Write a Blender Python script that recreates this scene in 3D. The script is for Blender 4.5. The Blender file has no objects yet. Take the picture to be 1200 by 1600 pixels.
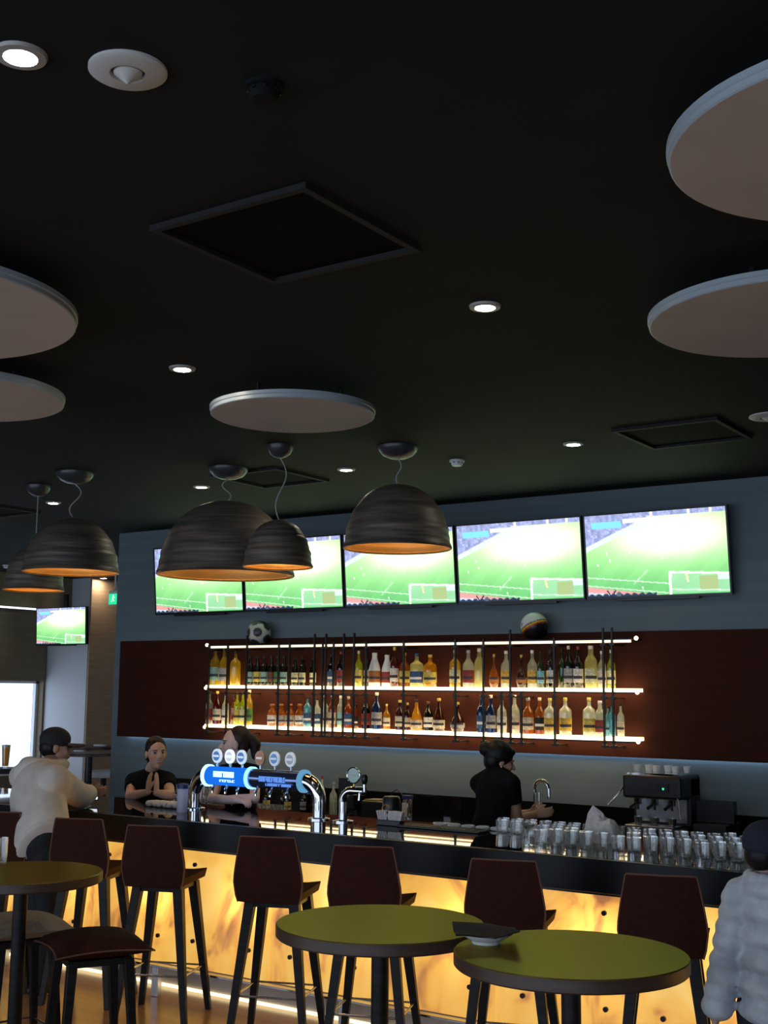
import bpy, bmesh, math, random
import numpy as np
from mathutils import Vector, Matrix, Euler
PI = math.pi
random.seed(7)
scene = bpy.context.scene
COL = scene.collection

# ------------------------------------------------------------------ camera
EYE = 2.0
YAW, PITCH, ROLL, FPX = .596, .143, .009, 1909.0
cam_d = bpy.data.cameras.new('camera')
cam = bpy.data.objects.new('camera', cam_d); COL.objects.link(cam)
_f = Vector((-math.sin(YAW)*math.cos(PITCH), math.cos(YAW)*math.cos(PITCH), math.sin(PITCH)))
_r0 = Vector((math.cos(YAW), math.sin(YAW), 0)); _u0 = _r0.cross(_f)
_r = math.cos(ROLL)*_r0 + math.sin(ROLL)*_u0
_u = -math.sin(ROLL)*_r0 + math.cos(ROLL)*_u0
cam.matrix_world = Matrix(((_r.x, _u.x, -_f.x, 0), (_r.y, _u.y, -_f.y, 0), (_r.z, _u.z, -_f.z, EYE), (0, 0, 0, 1)))
cam_d.sensor_fit = 'VERTICAL'; cam_d.sensor_height = 36; cam_d.lens = FPX/1600*36
cam_d.clip_start = .05; cam_d.clip_end = 200
scene.camera = cam
def _ray(x, y): return _f + _r*((x-600)/FPX) - _u*((y-800)/FPX)
def on_y(x, y, Y): d = _ray(x, y); return Vector((0, 0, EYE)) + d*(Y/d.y)      # a measured point on the plane y = Y
def on_z(x, y, Z): d = _ray(x, y); return Vector((0, 0, EYE)) + d*((Z-EYE)/d.z)
def on_x(x, y, X): d = _ray(x, y); return Vector((0, 0, EYE)) + d*(X/d.x)
def scale_at(p): return FPX/((Vector(p)-Vector((0, 0, EYE))).dot(_f))            # pixels per metre there

# ------------------------------------------------------------------ world, exposure
w = bpy.data.worlds.new('world'); scene.world = w; w.use_nodes = True
w.node_tree.nodes['Background'].inputs[0].default_value = (.80, .97, 1.22, 1)   # overcast daylight through the open front of the room
w.node_tree.nodes['Background'].inputs[1].default_value = 1.85
vs = scene.view_settings
vs.view_transform = 'Standard'; vs.look = 'None'; vs.exposure = 0; vs.gamma = 1; vs.use_curve_mapping = False

# ------------------------------------------------------------------ materials
MATS = {}
def _new(name):
    m = bpy.data.materials.new(name); m.use_nodes = True; MATS[name] = m
    return m, m.node_tree.nodes, m.node_tree.links, m.node_tree.nodes['Principled BSDF']
def mat(name, col, rough=.5, metal=0, spec=.5, emit=None, es=1, noise=None, coat=0):
    """noise = (scale xyz, second colour, detail, bump)"""
    if name in MATS: return MATS[name]
    m, N, L, b = _new(name)
    b.inputs['Base Color'].default_value = (*col, 1); b.inputs['Roughness'].default_value = rough
    b.inputs['Metallic'].default_value = metal; b.inputs['Specular IOR Level'].default_value = spec
    b.inputs['Coat Weight'].default_value = coat
    if emit: b.inputs['Emission Color'].default_value = (*emit, 1); b.inputs['Emission Strength'].default_value = es
    if noise:
        sc, c2, det, bump = noise
        tc = N.new('ShaderNodeTexCoord'); mp = N.new('ShaderNodeMapping'); mp.inputs['Scale'].default_value = sc
        nz = N.new('ShaderNodeTexNoise'); nz.inputs['Detail'].default_value = det; nz.inputs['Scale'].default_value = 1
        mx = N.new('ShaderNodeMix'); mx.data_type = 'RGBA'
        cr = N.new('ShaderNodeValToRGB'); cr.color_ramp.elements[0].position = .35; cr.color_ramp.elements[1].position = .65
        mx.inputs[6].default_value = (*col, 1); mx.inputs[7].default_value = (*c2, 1)
        L.new(tc.outputs['Object'], mp.inputs[0]); L.new(mp.outputs[0], nz.inputs['Vector'])
        L.new(nz.outputs['Fac'], cr.inputs[0]); L.new(cr.outputs[0], mx.inputs[0]); L.new(mx.outputs[2], b.inputs['Base Color'])
        if bump:
            bp = N.new('ShaderNodeBump'); bp.inputs['Strength'].default_value = bump; bp.inputs['Distance'].default_value = .01
            L.new(nz.outputs['Fac'], bp.inputs['Height']); L.new(bp.outputs[0], b.inputs['Normal'])
    return m
def glassy(name, col, transp=.5, gl=.14, rough=.05, transl=True):
    """coloured thin glass: see-through, lets light shine in from behind, glossy skin"""
    if name in MATS: return MATS[name]
    m, N, L, b = _new(name); N.remove(b)
    out = N['Material Output']
    t = N.new('ShaderNodeBsdfTransparent'); t.inputs[0].default_value = (*[min(1, c*1.15+.04) for c in col], 1)
    d = N.new('ShaderNodeBsdfTranslucent' if transl else 'ShaderNodeBsdfDiffuse'); d.inputs[0].default_value = (*col, 1)
    g = N.new('ShaderNodeBsdfGlossy'); g.inputs[0].default_value = (1, 1, 1, 1); g.inputs['Roughness'].default_value = rough
    fr = N.new('ShaderNodeLayerWeight'); fr.inputs[0].default_value = .25
    mr = N.new('ShaderNodeMapRange'); mr.inputs[3].default_value = gl*.5; mr.inputs[4].default_value = min(1, gl*4)
    a = N.new('ShaderNodeMixShader'); a.inputs[0].default_value = transp
    c = N.new('ShaderNodeMixShader')
    L.new(d.outputs[0], a.inputs[1]); L.new(t.outputs[0], a.inputs[2])
    L.new(fr.outputs['Facing'], mr.inputs[0]); L.new(mr.outputs[0], c.inputs[0])
    L.new(a.outputs[0], c.inputs[1]); L.new(g.outputs[0], c.inputs[2]); L.new(c.outputs[0], out.inputs[0])
    return m
def emis(name, col, s):
    if name in MATS: return MATS[name]
    m, N, L, b = _new(name); N.remove(b)
    e = N.new('ShaderNodeEmission'); e.inputs[0].default_value = (*col, 1); e.inputs[1].default_value = s
    L.new(e.outputs[0], N['Material Output'].inputs[0]); return m
def attr_mat(name, rough=.5, emission=0, spec=.4):
    m, N, L, b = _new(name)
    a = N.new('ShaderNodeAttribute'); a.attribute_name = 'tint'
    if emission:
        N.remove(b); e = N.new('ShaderNodeEmission'); e.inputs[1].default_value = emission
        L.new(a.outputs['Color'], e.inputs[0]); L.new(e.outputs[0], N['Material Output'].inputs[0])
    else:
        L.new(a.outputs['Color'], b.inputs['Base Color']); b.inputs['Roughness'].default_value = rough
        b.inputs['Specular IOR Level'].default_value = spec
    return m

# ------------------------------------------------------------------ mesh collecting
def basis(d):
    d = Vector(d).normalized(); a = Vector((0, 0, 1)) if abs(d.z) < .95 else Vector((1, 0, 0))
    x = a.cross(d).normalized(); return x, d.cross(x).normalized(), d
class MB:
    def __init__(s): s.v = []; s.f = []; s.m = []; s.mi = 0
    def add(s, vs, fs):
        o = len(s.v); s.v += [tuple(p) for p in vs]; s.f += [tuple(i+o for i in f) for f in fs]; s.m += [s.mi]*len(fs); return s
    def box(s, a, b):
        (x0, y0, z0), (x1, y1, z1) = a, b
        return s.add([(x0,y0,z0),(x1,y0,z0),(x1,y1,z0),(x0,y1,z0),(x0,y0,z1),(x1,y0,z1),(x1,y1,z1),(x0,y1,z1)],
                     [(0,3,2,1),(4,5,6,7),(0,1,5,4),(1,2,6,5),(2,3,7,6),(3,0,4,7)])
    def cbox(s, c, d): return s.box([c[i]-d[i]/2 for i in range(3)], [c[i]+d[i]/2 for i in range(3)])
    def bar(s, p, q, w0, w1=None, d0=None, d1=None):
        """square tapered bar from p to q"""
        w1 = w1 or w0; d0 = d0 or w0; d1 = d1 or w1
        p = Vector(p); q = Vector(q); vs = []
        for c, w, d in ((p, w0, d0), (q, w1, d1)):
            for sx, sy in ((-1,-1),(1,-1),(1,1),(-1,1)): vs.append(c + Vector((sx*w/2, sy*d/2, 0)))
        return s.add(vs, [(0,3,2,1),(4,5,6,7),(0,1,5,4),(1,2,6,5),(2,3,7,6),(3,0,4,7)])
    def tube(s, pts, r, n=10, cap=True):
        pts = [Vector(p) for p in pts]; k = len(pts); rs = r if isinstance(r, (list, tuple)) else [r]*k
        vs = []; x = None
        for i, p in enumerate(pts):
            d = (pts[min(i+1, k-1)] - pts[max(i-1, 0)]).normalized()
            if x is None: x, y, _ = basis(d)
            else: x = (x - d*x.dot(d)).normalized(); y = d.cross(x)
            vs += [p + (x*math.cos(2*PI*j/n) + y*math.sin(2*PI*j/n))*rs[i] for j in range(n)]
        fs = [(i*n+j, i*n+(j+1) % n, (i+1)*n+(j+1) % n, (i+1)*n+j) for i in range(k-1) for j in range(n)]
        if cap: fs += [tuple(reversed(range(n))), tuple(range((k-1)*n, k*n))]
        return s.add(vs, fs)
    def lathe(s, prof, n=24, c=(0, 0, 0), cap0=True, cap1=True):
        vs = []; k = len(prof)
        for r, z in prof: vs += [(c[0]+r*math.cos(2*PI*j/n), c[1]+r*math.sin(2*PI*j/n), c[2]+z) for j in range(n)]
        fs = [(i*n+j, i*n+(j+1) % n, (i+1)*n+(j+1) % n, (i+1)*n+j) for i in range(k-1) for j in range(n)]
        if cap0 and prof[0][0] > 1e-5: fs.append(tuple(reversed(range(n))))
        if cap1 and prof[-1][0] > 1e-5: fs.append(tuple(range((k-1)*n, k*n)))
        return s.add(vs, fs)
    def ell(s, c, r, n=14, k=9, R=None):
        vs = []; R = R or Matrix.Identity(3); c = Vector(c)
        for i in range(k+1):
            t = PI*i/k; zz = -math.cos(t); rr = max(math.sin(t), 1e-3)
            vs += [c + R @ Vector((r[0]*rr*math.cos(2*PI*j/n), r[1]*rr*math.sin(2*PI*j/n), r[2]*zz)) for j in range(n)]
        fs = [(i*n+j, i*n+(j+1) % n, (i+1)*n+(j+1) % n, (i+1)*n+j) for i in range(k) for j in range(n)]
        fs += [tuple(reversed(range(n))), tuple(range(k*n, (k+1)*n))]
        return s.add(vs, fs)
    def caps(s, p, r0, q, r1, n=12, flat0=False, flat1=False, sq=1.0):
        """tapered limb between p and q; rounded or flat ends"""
        p = Vector(p); q = Vector(q); x, y, d = basis(q-p); rings = []
        if not flat0: rings += [(p - d*r0*math.cos(t), r0*math.sin(t)) for t in (.05, .5, 1.0)]
        rings += [(p, r0), ((p+q)/2, (r0+r1)/2), (q, r1)]
        if not flat1: rings += [(q + d*r1*math.cos(t), r1*math.sin(t)) for t in (1.0, .5, .05)]
        vs = []
        for c, r in rings: vs += [c + (x*math.cos(2*PI*j/n) + y*math.sin(2*PI*j/n)*sq)*r for j in range(n)]
        k = len(rings)
        fs = [(i*n+j, i*n+(j+1) % n, (i+1)*n+(j+1) % n, (i+1)*n+j) for i in range(k-1) for j in range(n)]
        fs += [tuple(reversed(range(n))), tuple(range((k-1)*n, k*n))]
        return s.add(vs, fs)
    def prism(s, poly, z0, z1):
        n = len(poly)
        return s.add([(x, y, z0) for x, y in poly]+[(x, y, z1) for x, y in poly],
                     [tuple(reversed(range(n))), tuple(range(n, 2*n))]+[(i, (i+1) % n, n+(i+1) % n, n+i) for i in range(n)])
    def mesh(s, name, mats, smooth=False):
        me = bpy.data.meshes.new(name); me.from_pydata(s.v, [], s.f)
        for m in (mats if isinstance(mats, (list, tuple)) else [mats]): me.materials.append(m)
        if max(s.m, default=0): me.polygons.foreach_set('material_index', s.m)
        if smooth:
            me.polygons.foreach_set('use_smooth', [True]*len(me.polygons))
            try: me.set_sharp_from_angle(angle=math.radians(38))
            except Exception: pass
        me.update(); return me
    def build(s, name, mats, parent=None, loc=None, smooth=False, bevel=0, rot=None):
        o = bpy.data.objects.new(name, s.mesh(name, mats, smooth)); COL.objects.link(o)
        if parent: o.parent = parent
        if loc is not None: o.location = loc
        if rot is not None: o.rotation_euler = rot
        if bevel:
            b = o.modifiers.new('bevel', 'BEVEL'); b.width = bevel; b.segments = 2; b.limit_method = 'ANGLE'; b.angle_limit = .6
        return o
def tag(o, label, cat, group=None):
    o['label'] = label; o['category'] = cat
    if group: o['group'] = group
    return o
def thing(name, label, cat, loc=(0, 0, 0), rotz=0, group=None):
    o = bpy.data.objects.new(name, None); COL.objects.link(o); o.empty_display_size = .1
    o.location = loc; o.rotation_euler = (0, 0, rotz); return tag(o, label, cat, group)
def struct(o): o['kind'] = 'structure'; return o
def kids(o): return [c for c in COL.objects if c.parent == o]
def copy_tree(o, parent=None, loc=None, rotz=None, label=None, scale=None):
    c = o.copy(); COL.objects.link(c)
    if parent: c.parent = parent
    if loc is not None: c.location = loc
    if rotz is not None: c.rotation_euler = (0, 0, rotz)
    if scale is not None: c.scale = scale
    if label: c['label'] = label
    for k in kids(o): copy_tree(k, c)
    return c
def arc(c, r, a0, a1, ux, uy, n=8):
    c = Vector(c); ux = Vector(ux); uy = Vector(uy)
    return [c + ux*(r*math.cos(a0+(a1-a0)*i/n)) + uy*(r*math.sin(a0+(a1-a0)*i/n)) for i in range(n+1)]

# ------------------------------------------------------------------ shared materials
M_black = mat('black_plastic', (.008, .008, .009), .35)
M_blackmetal = mat('black_metal', (.012, .012, .013), .4, .3)
M_steel = mat('brushed_steel', (.55, .56, .58), .25, 1)
M_chrome = mat('chrome', (.85, .87, .9), .06, 1)
M_granite = mat('black_granite', (.006, .006, .007), .025, 0, .5, noise=((60, 60, 60), (.009, .009, .010), 3, 0))
M_apron = mat('satin_black_apron', (.006, .006, .007), .3, 0, .18)
M_white = mat('white_ceramic', (.75, .76, .78), .3)
M_paper = mat('white_paper', (.7, .66, .65), .8, noise=((30, 30, 30), (.55, .52, .52), 2, .3))
M_ceil = mat('dark_ceiling_paint', (.011, .012, .012), .85, 0, .2, noise=((3, 3, 3), (.014, .015, .015), 3, .05))
M_wall = mat('grey_wall_plaster', (.165, .215, .24), .6, 0, .3, noise=((.6, 2, 14), (.14, .185, .21), 4, .05))
M_brown = mat('dark_red_brown_panel', (.056, .017, .011), .7, 0, .05, noise=((2, 2, 30), (.047, .015, .010), 4, .04))
M_leather = mat('dark_brown_leather', (.050, .015, .010), .7, 0, .08, noise=((60, 60, 60), (.038, .012, .008), 3, .12))
M_leather2 = mat('pale_tan_leather', (.33, .25, .18), .5, noise=((40, 40, 40), (.27, .2, .14), 3, .15))
M_seam = mat('tan_stitching', (.16, .07, .045), .6)
M_leg = mat('black_stained_wood', (.010, .009, .009), .45, 0, .18, noise=((8, 8, 40), (.02, .018, .018), 4, .05))
def varnished():
    m, N, L, b = _new('varnished_oak_tabletop'); N.remove(b)
    tc = N.new('ShaderNodeTexCoord'); mp = N.new('ShaderNodeMapping'); mp.inputs['Scale'].default_value = (3, 40, 3)
    nz = N.new('ShaderNodeTexNoise'); nz.inputs['Scale'].default_value = 1; nz.inputs['Detail'].default_value = 5
    cr = N.new('ShaderNodeValToRGB'); cr.color_ramp.elements[0].color = (.05, .030, .014, 1); cr.color_ramp.elements[1].color = (.085, .055, .022, 1)
    d = N.new('ShaderNodeBsdfDiffuse'); g = N.new('ShaderNodeBsdfGlossy'); g.inputs[0].default_value = (.25, .215, .055, 1); g.inputs['Roughness'].default_value = .30   # varnish gloss tinted yellow so the screens' reflection comes out green
    bp = N.new('ShaderNodeBump'); bp.inputs['Strength'].default_value = .06; bp.inputs['Distance'].default_value = .01
    ad = N.new('ShaderNodeAddShader')
    L.new(tc.outputs['Object'], mp.inputs[0]); L.new(mp.outputs[0], nz.inputs['Vector']); L.new(nz.outputs['Fac'], cr.inputs[0]); L.new(cr.outputs[0], d.inputs[0])
    L.new(nz.outputs['Fac'], bp.inputs['Height']); L.new(bp.outputs[0], g.inputs['Normal'])
    L.new(d.outputs[0], ad.inputs[0]); L.new(g.outputs[0], ad.inputs[1]); L.new(ad.outputs[0], N['Material Output'].inputs[0])
    return m
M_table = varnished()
M_tedge = mat('oak_table_edge', (.075, .043, .03), .45, noise=((4, 4, 60), (.055, .03, .022), 4, .05))
M_gold = mat('gold_lining', (.80, .48, .14), .45, .35)
M_skin = attr_mat('skin', .5)
M_hairblack = mat('black_hair', (.006, .005, .005), .5, 0, .3, noise=((40, 40, 8), (.012, .009, .008), 3, .3))
M_hairbrown = mat('dark_brown_hair', (.022, .011, .010), .5, 0, .3, noise=((40, 40, 8), (.035, .018, .016), 3, .3))
M_blackshirt = mat('black_cotton', (.006, .006, .007), .9, 0, .08, noise=((12, 12, 12), (.010, .010, .012), 3, .2))
M_trousers = mat('dark_trousers', (.012, .012, .016), .85)
M_shoe = mat('black_shoe', (.012, .012, .012), .5)
# ================================================================== SETTING
ZC = 3.726; YB = 9.814          # ceiling height, back wall plane
XL, XR, YF, YK = -16.0, 4.5, -4.0, 16.5
M_floor = mat('warm_polished_floor', (.44, .26, .13), .22, 0, .5, noise=((1.2, 9, 1), (.36, .20, .10), 4, .02))
struct(MB().box((XL-.3, YF, -.12), (XR+.2, YK+.2, 0)).build('floor', M_floor))
struct(MB().box((XL-.3, YF, ZC), (XR+.2, YK+.2, ZC+.15)).build('ceiling', M_ceil))
struct(MB().box((-10.321, YB, 0), (XR, YB+.28, ZC)).build('wall_back', M_wall))
struct(MB().box((XR, YF, 0), (XR+.2, YB+.28, ZC)).build('wall_right', M_wall))
struct(MB().box((XL-.3, YK, 0), (XR+.2, YK+.2, ZC)).build('wall_rear', M_wall))
M_fwood = mat('tan_wood_cladding', (.50, .34, .21), .55, noise=((2, 2, 30), (.42, .28, .17), 4, .04))
M_fdark = mat('brown_wood_cladding', (.17, .125, .07), .55, noise=((2, 2, 30), (.135, .1, .058), 4, .04))
M_colpaint = mat('pale_grey_column_paint', (.5, .52, .55), .6)
# far left wall with its window
w0, w1, wz0, wz1 = 9.6, 13.66, .62, 2.06
mb = MB(); mb.box((XL-.25, YF, 0), (XL, w0, ZC)); mb.box((XL-.25, w1, 0), (XL, YK, ZC)); mb.box((XL-.25, w0, 0), (XL, w1, wz0)); mb.box((XL-.25, w0, wz1), (XL, w1, ZC))
wl = struct(mb.build('wall_left', M_fdark))
for i in range(4):                                       # wide boards above the window
    MB().box((XL, 8.4+i*1.32, wz1+.01), (XL+.03, 8.4+i*1.32+1.31, 3.16)).build('cladding_board', M_fdark, wl, bevel=.004)
win = struct(MB().box((XL-.16, w0, wz0), (XL-.15, w1, wz1)).build('window_1', glassy('window_glass', (.9, .95, 1), .96, .03, .02)))
M_frame = mat('white_window_frame', (.7, .72, .75), .4)
mb = MB()
for y in (w0, (w0+w1)/2-.9, w1-.05): mb.box((XL-.18, y, wz0), (XL-.12, y+.05, wz1))
mb.box((XL-.18, w0, wz0), (XL-.12, w1, wz0+.05)); mb.box((XL-.18, w0, wz1-.04), (XL-.12, w1, wz1))
mb.build('window_frame', M_frame, win)
MB().box((XL-.2, w0, wz0-.04), (XL+.12, w1, wz0)).build('window_sill', M_frame, win, bevel=.006)
col = struct(MB().box((XL+.001, 13.70, 0), (-15.03, YK, ZC)).build('wall_column', M_colpaint))
for k, (z0, z1) in enumerate(((.02, 1.83), (1.84, ZC-.01))):
    MB().box((-15.03, 13.71, z0), (-15.0, 15.2, z1)).build('cladding_board', M_fwood, col, bevel=.004)
    MB().box((-15.03, 15.21, z0), (-15.0, YK, z1)).build('cladding_board', M_fwood, col, bevel=.004)
# bulkhead with light strip over the window
bk = struct(MB().box((XL, 8.0, 3.2), (XL+.55, 13.695, ZC)).build('trim_1', M_fdark))
MB().box((XL+.50, 8.0, 3.175), (XL+.54, 13.6, 3.2)).build('light_strip', emis('cool_strip', (.75, .88, 1), 2.2), bk)
# dark red-brown panel on the back wall
pan = struct(MB().box((-10.197, YB-.040, 1.443), (3.6, YB-.022, 2.493)).build('trim_2', M_brown, bevel=.004))
MB().box((-10.15, YB-.022, 1.497), (3.5, YB, 2.45)).build('batten', M_black, pan)
MB().box((-10.05, YB-.020, 1.472), (3.5, YB-.004, 1.485)).build('light_strip', emis('cool_wash_strip', (.50, .73, 1), 15), pan)

# ------------------------------------------------------------------ ceiling furniture
def hatch(c, s, label):
    t = thing('ceiling_hatch', label, 'hatch', (c[0], c[1], ZC), 0, 'square ceiling hatches')
    h = s/2; M = mat('hatch_frame_grey', (.018, .018, .019), .7, 0, .2)
    for a, b in (((-h, -h), (h, -h+.03)), ((-h, h-.03), (h, h)), ((-h, -h+.03), (-h+.03, h-.03)), ((h-.03, -h+.03), (h, h-.03))):
        MB().box((a[0], a[1], -.022), (b[0], b[1], 0)).build('frame_rail', M, t)
    MB().box((-h+.03, -h+.03, -.004), (h-.03, h-.03, 0)).build('panel', mat('hatch_panel_black', (.002, .002, .002), .9, 0, .1), t)
hatch((-2.854, 3.531), 0.744, 'large black square ceiling hatch nearest the camera, upper left')
hatch((-2.876, 7.828), 0.722, 'black square ceiling hatch above the right-hand screens')
hatch((-6.396, 7.749), 0.699, 'black square ceiling hatch behind the biggest pendant shade')
hatch((-10.039, 7.783), 0.699, 'black square ceiling hatch at the far left above the pendants')
M_ring = mat('downlight_ring', (.35, .34, .32), .4)
dl = [((-2.619, 2.05), 'round recessed downlight at the top left corner of the ceiling, the largest'), ((-2.642, 4.7), 'round recessed downlight to the right of the large ceiling hatch'),
      ((-4.579, 4.769), 'round recessed downlight just above left of the hanging disc in the middle'), ((-3.663, 7.783), 'round recessed downlight right of the smoke detector'),
      ((-5.643, 7.778), 'small recessed downlight between the two middle pendant canopies'), ((-7.224, 7.811), 'recessed downlight left of the biggest pendant canopy'),
      ((-9.095, 7.778), 'small recessed downlight beside the far left pendant canopies'), ((-14.856, 13.818), 'tiny far downlight above the green exit sign')]
for (x, y), lb in dl:
    t = thing('downlight', lb, 'downlight', (x, y, ZC), 0, 'recessed ceiling downlights')
    MB().lathe([(.045, -.001), (.047, -.012), (.070, -.010), (.074, 0)], 24, cap0=False, cap1=False).build('trim_ring', M_ring, t, smooth=True)
    MB().lathe([(0.001, -.006), (.046, -.006)], 20, cap0=False, cap1=False).build('lamp', emis('downlight_glow', (1, .87, .68), 230), t)
M_diff = mat('white_diffuser_metal', (.55, .54, .53), .5)
for (x, y), s, lb in (((-2.429, 2.271), .1105, 'round white air diffuser with a cone beside the brightest downlight'), ((-2.233, 7.625), .124, 'round white air diffuser at the right edge below the hanging discs')):
    t = thing('air_diffuser', lb, 'air diffuser', (x, y, ZC), 0, 'round ceiling air diffusers')
    MB().lathe([(s, 0), (s, -.008), (s*.92, -.014), (s*.46, -.016), (s*.42, -.004)], 40, cap0=False, cap1=False).build('outer_ring', M_diff, t, smooth=True)
    MB().lathe([(s*.43, -.005), (.002, -.005)], 32, cap0=False, cap1=False).build('throat', M_black, t)
    MB().lathe([(s*.36, -.006), (s*.36, -.014), (.002, -.045)], 32, cap0=False).build('cone', M_diff, t, smooth=True)
for (x, y), lb, m in (((-4.692, 7.904), 'white smoke detector on the ceiling above the fourth screen', M_white), ((-14.537, 11.622), 'tiny white smoke detector at the far left of the ceiling', M_white),
                   ((-2.165, 2.554), 'black ceiling sensor above the large hatch, hard to see', mat('matt_black_plastic', (.006, .007, .008), .8, 0, .15))):
    t = thing('smoke_detector', lb, 'smoke detector', (x, y, ZC))
    MB().lathe([(.058, 0), (.058, -.014), (.05, -.016)], 24, cap0=False).build('base', m, t, smooth=True)
    MB().lathe([(.045, -.016), (.045, -.03), (.036, -.045), (.012, -.047)], 24, cap0=False).build('sensor_cap', m, t, smooth=True)
    mb = MB()
    for j in range(8):
        a = j*PI/4; mb.cbox((.044*math.cos(a), .044*math.sin(a), -.023), (.012, .012, .006))
    mb.build('vent_slots', M_black, t)
# floating round ceiling panels
M_disc = mat('pale_disc_fabric', (.54, .47, .43), .75, noise=((2.5, 2.5, 2.5), (.48, .42, .39), 4, .03))
M_drim = mat('disc_rim_metal', (.36, .42, .46), .4)
for (x, y), R, lb in (((-0.703, 3.604), 0.601, 'big round pale ceiling disc cut off at the top right edge'), ((-1.428, 5.193), 0.58, 'round pale ceiling disc at the right edge, the lower of two'),
                   ((-4.621, 3.01), 0.776, 'large round pale ceiling disc at the left edge, upper one'), ((-5.748, 4.183), 0.588, 'round pale ceiling disc at the left edge, lower one'),
                   ((-4.404, 5.527), 0.478, 'whole round pale ceiling disc hanging in the middle above the pendants')):
    t = thing('ceiling_disc', lb, 'ceiling disc', (x, y, 3.579), 0, 'round floating ceiling discs')
    MB().lathe([(.001, 0), (R-.002, 0)], 72, cap0=False, cap1=False).build('face', M_disc, t)
    MB().lathe([(R-.002, 0), (R+.004, .004), (R+.004, .022), (R+.010, .026), (R+.010, .045), (R-.01, .05), (.001, .05)], 72, cap0=False).build('rim', M_drim, t, smooth=True)
    for a in (0.4, 2.5, 4.6): MB().tube([(R*.6*math.cos(a), R*.6*math.sin(a), .05), (R*.6*math.cos(a), R*.6*math.sin(a), 0.147)], .012, 8).build('hanger', M_blackmetal, t)

# ------------------------------------------------------------------ pendant lamps
M_shade = mat('dark_turned_wood_shade', (.05, .046, .042), .5, noise=((3, 3, 45), (.15, .115, .085), 5, .3))
M_canopy = mat('grey_lamp_canopy', (.06, .063, .07), .35, .3)
M_cable = mat('clear_grey_cable', (.3, .32, .33), .3)
def pendant(c, rimz, D, H, cr, bend, label):
    t = thing('pendant_lamp', label, 'pendant lamp', (c[0], c[1], ZC), 0, 'dome pendant lamps over the bar')
    MB().lathe([(cr, 0), (cr, -.012), (cr*.93, -.035), (cr*.75, -.065), (cr*.45, -.085), (.02, -.093)], 32, cap0=False).build('canopy', M_canopy, t, smooth=True)
    zr = rimz-ZC; R = D/2; zt = zr+H
    prof = []; n = 30
    for i in range(n+1):
        a = i/n; zz = zr + H*a
        r = R*(1-.16*a)*max(0, 1-a**3.1)**.5
        r += .0035*math.sin(a*46)*(1-a) + .003*math.sin(a*23+1)
        prof.append((max(r, .02), zz))
    prof[0] = (R, zr); prof.insert(1, (R+.006, zr+.008)); prof.insert(2, (R-.002, zr+.02))
    MB().lathe(prof, 48, cap0=False).build('shade', M_shade, t, smooth=True)
    inner = [(max(r-.012, .012), z-(.006 if i > 3 else 0)) for i, (r, z) in enumerate(prof[3:])]; inner = [(R-.001, zr), (R-.014, zr+.012)]+inner
    MB().lathe(inner, 48, cap0=False).build('lining', M_gold, t, smooth=True)
    MB().lathe([(.02, zt-.04), (.022, zt-.10), (.012, zt-.11)], 12).build('socket', M_black, t, smooth=True)
    MB().ell((0, 0, zt-.15), (.035, .035, .045)).build('bulb', emis('warm_bulb', (1, .74, .42), 60), t, smooth=True)
    pts = [(bend*math.sin(2*PI*s)*.5+bend*.35*math.sin(PI*s), bend*.4*math.sin(2*PI*s), -.09+(zt+.0+.09)*s) for s in [i/14 for i in range(15)]]
    MB().tube(pts, .0045, 8).build('cable', M_cable, t, smooth=True)
pendant((-7.65, 6.756), 2.902, 0.772, 0.451, 0.152, 0.068, 'large dark dome pendant lamp at the left, right of the small one')
pendant((-8.437, 7.044), 2.807, 0.515, 0.389, 0.107, 0, 'small dark dome pendant lamp at the far left, partly behind a larger one')
pendant((-6.423, 7.253), 2.863, 1.077, 0.598, 0.158, -0.056, 'biggest dark dome pendant lamp, in front of the leftmost screens')
pendant((-5.482, 6.743), 2.84, 0.494, 0.344, 0.096, 0.056, 'small dark dome pendant lamp overlapping the biggest shade')
pendant((-4.784, 7.226), 2.981, 0.772, 0.468, 0.147, 0.028, 'dark dome pendant lamp hanging before the middle screen')

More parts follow.
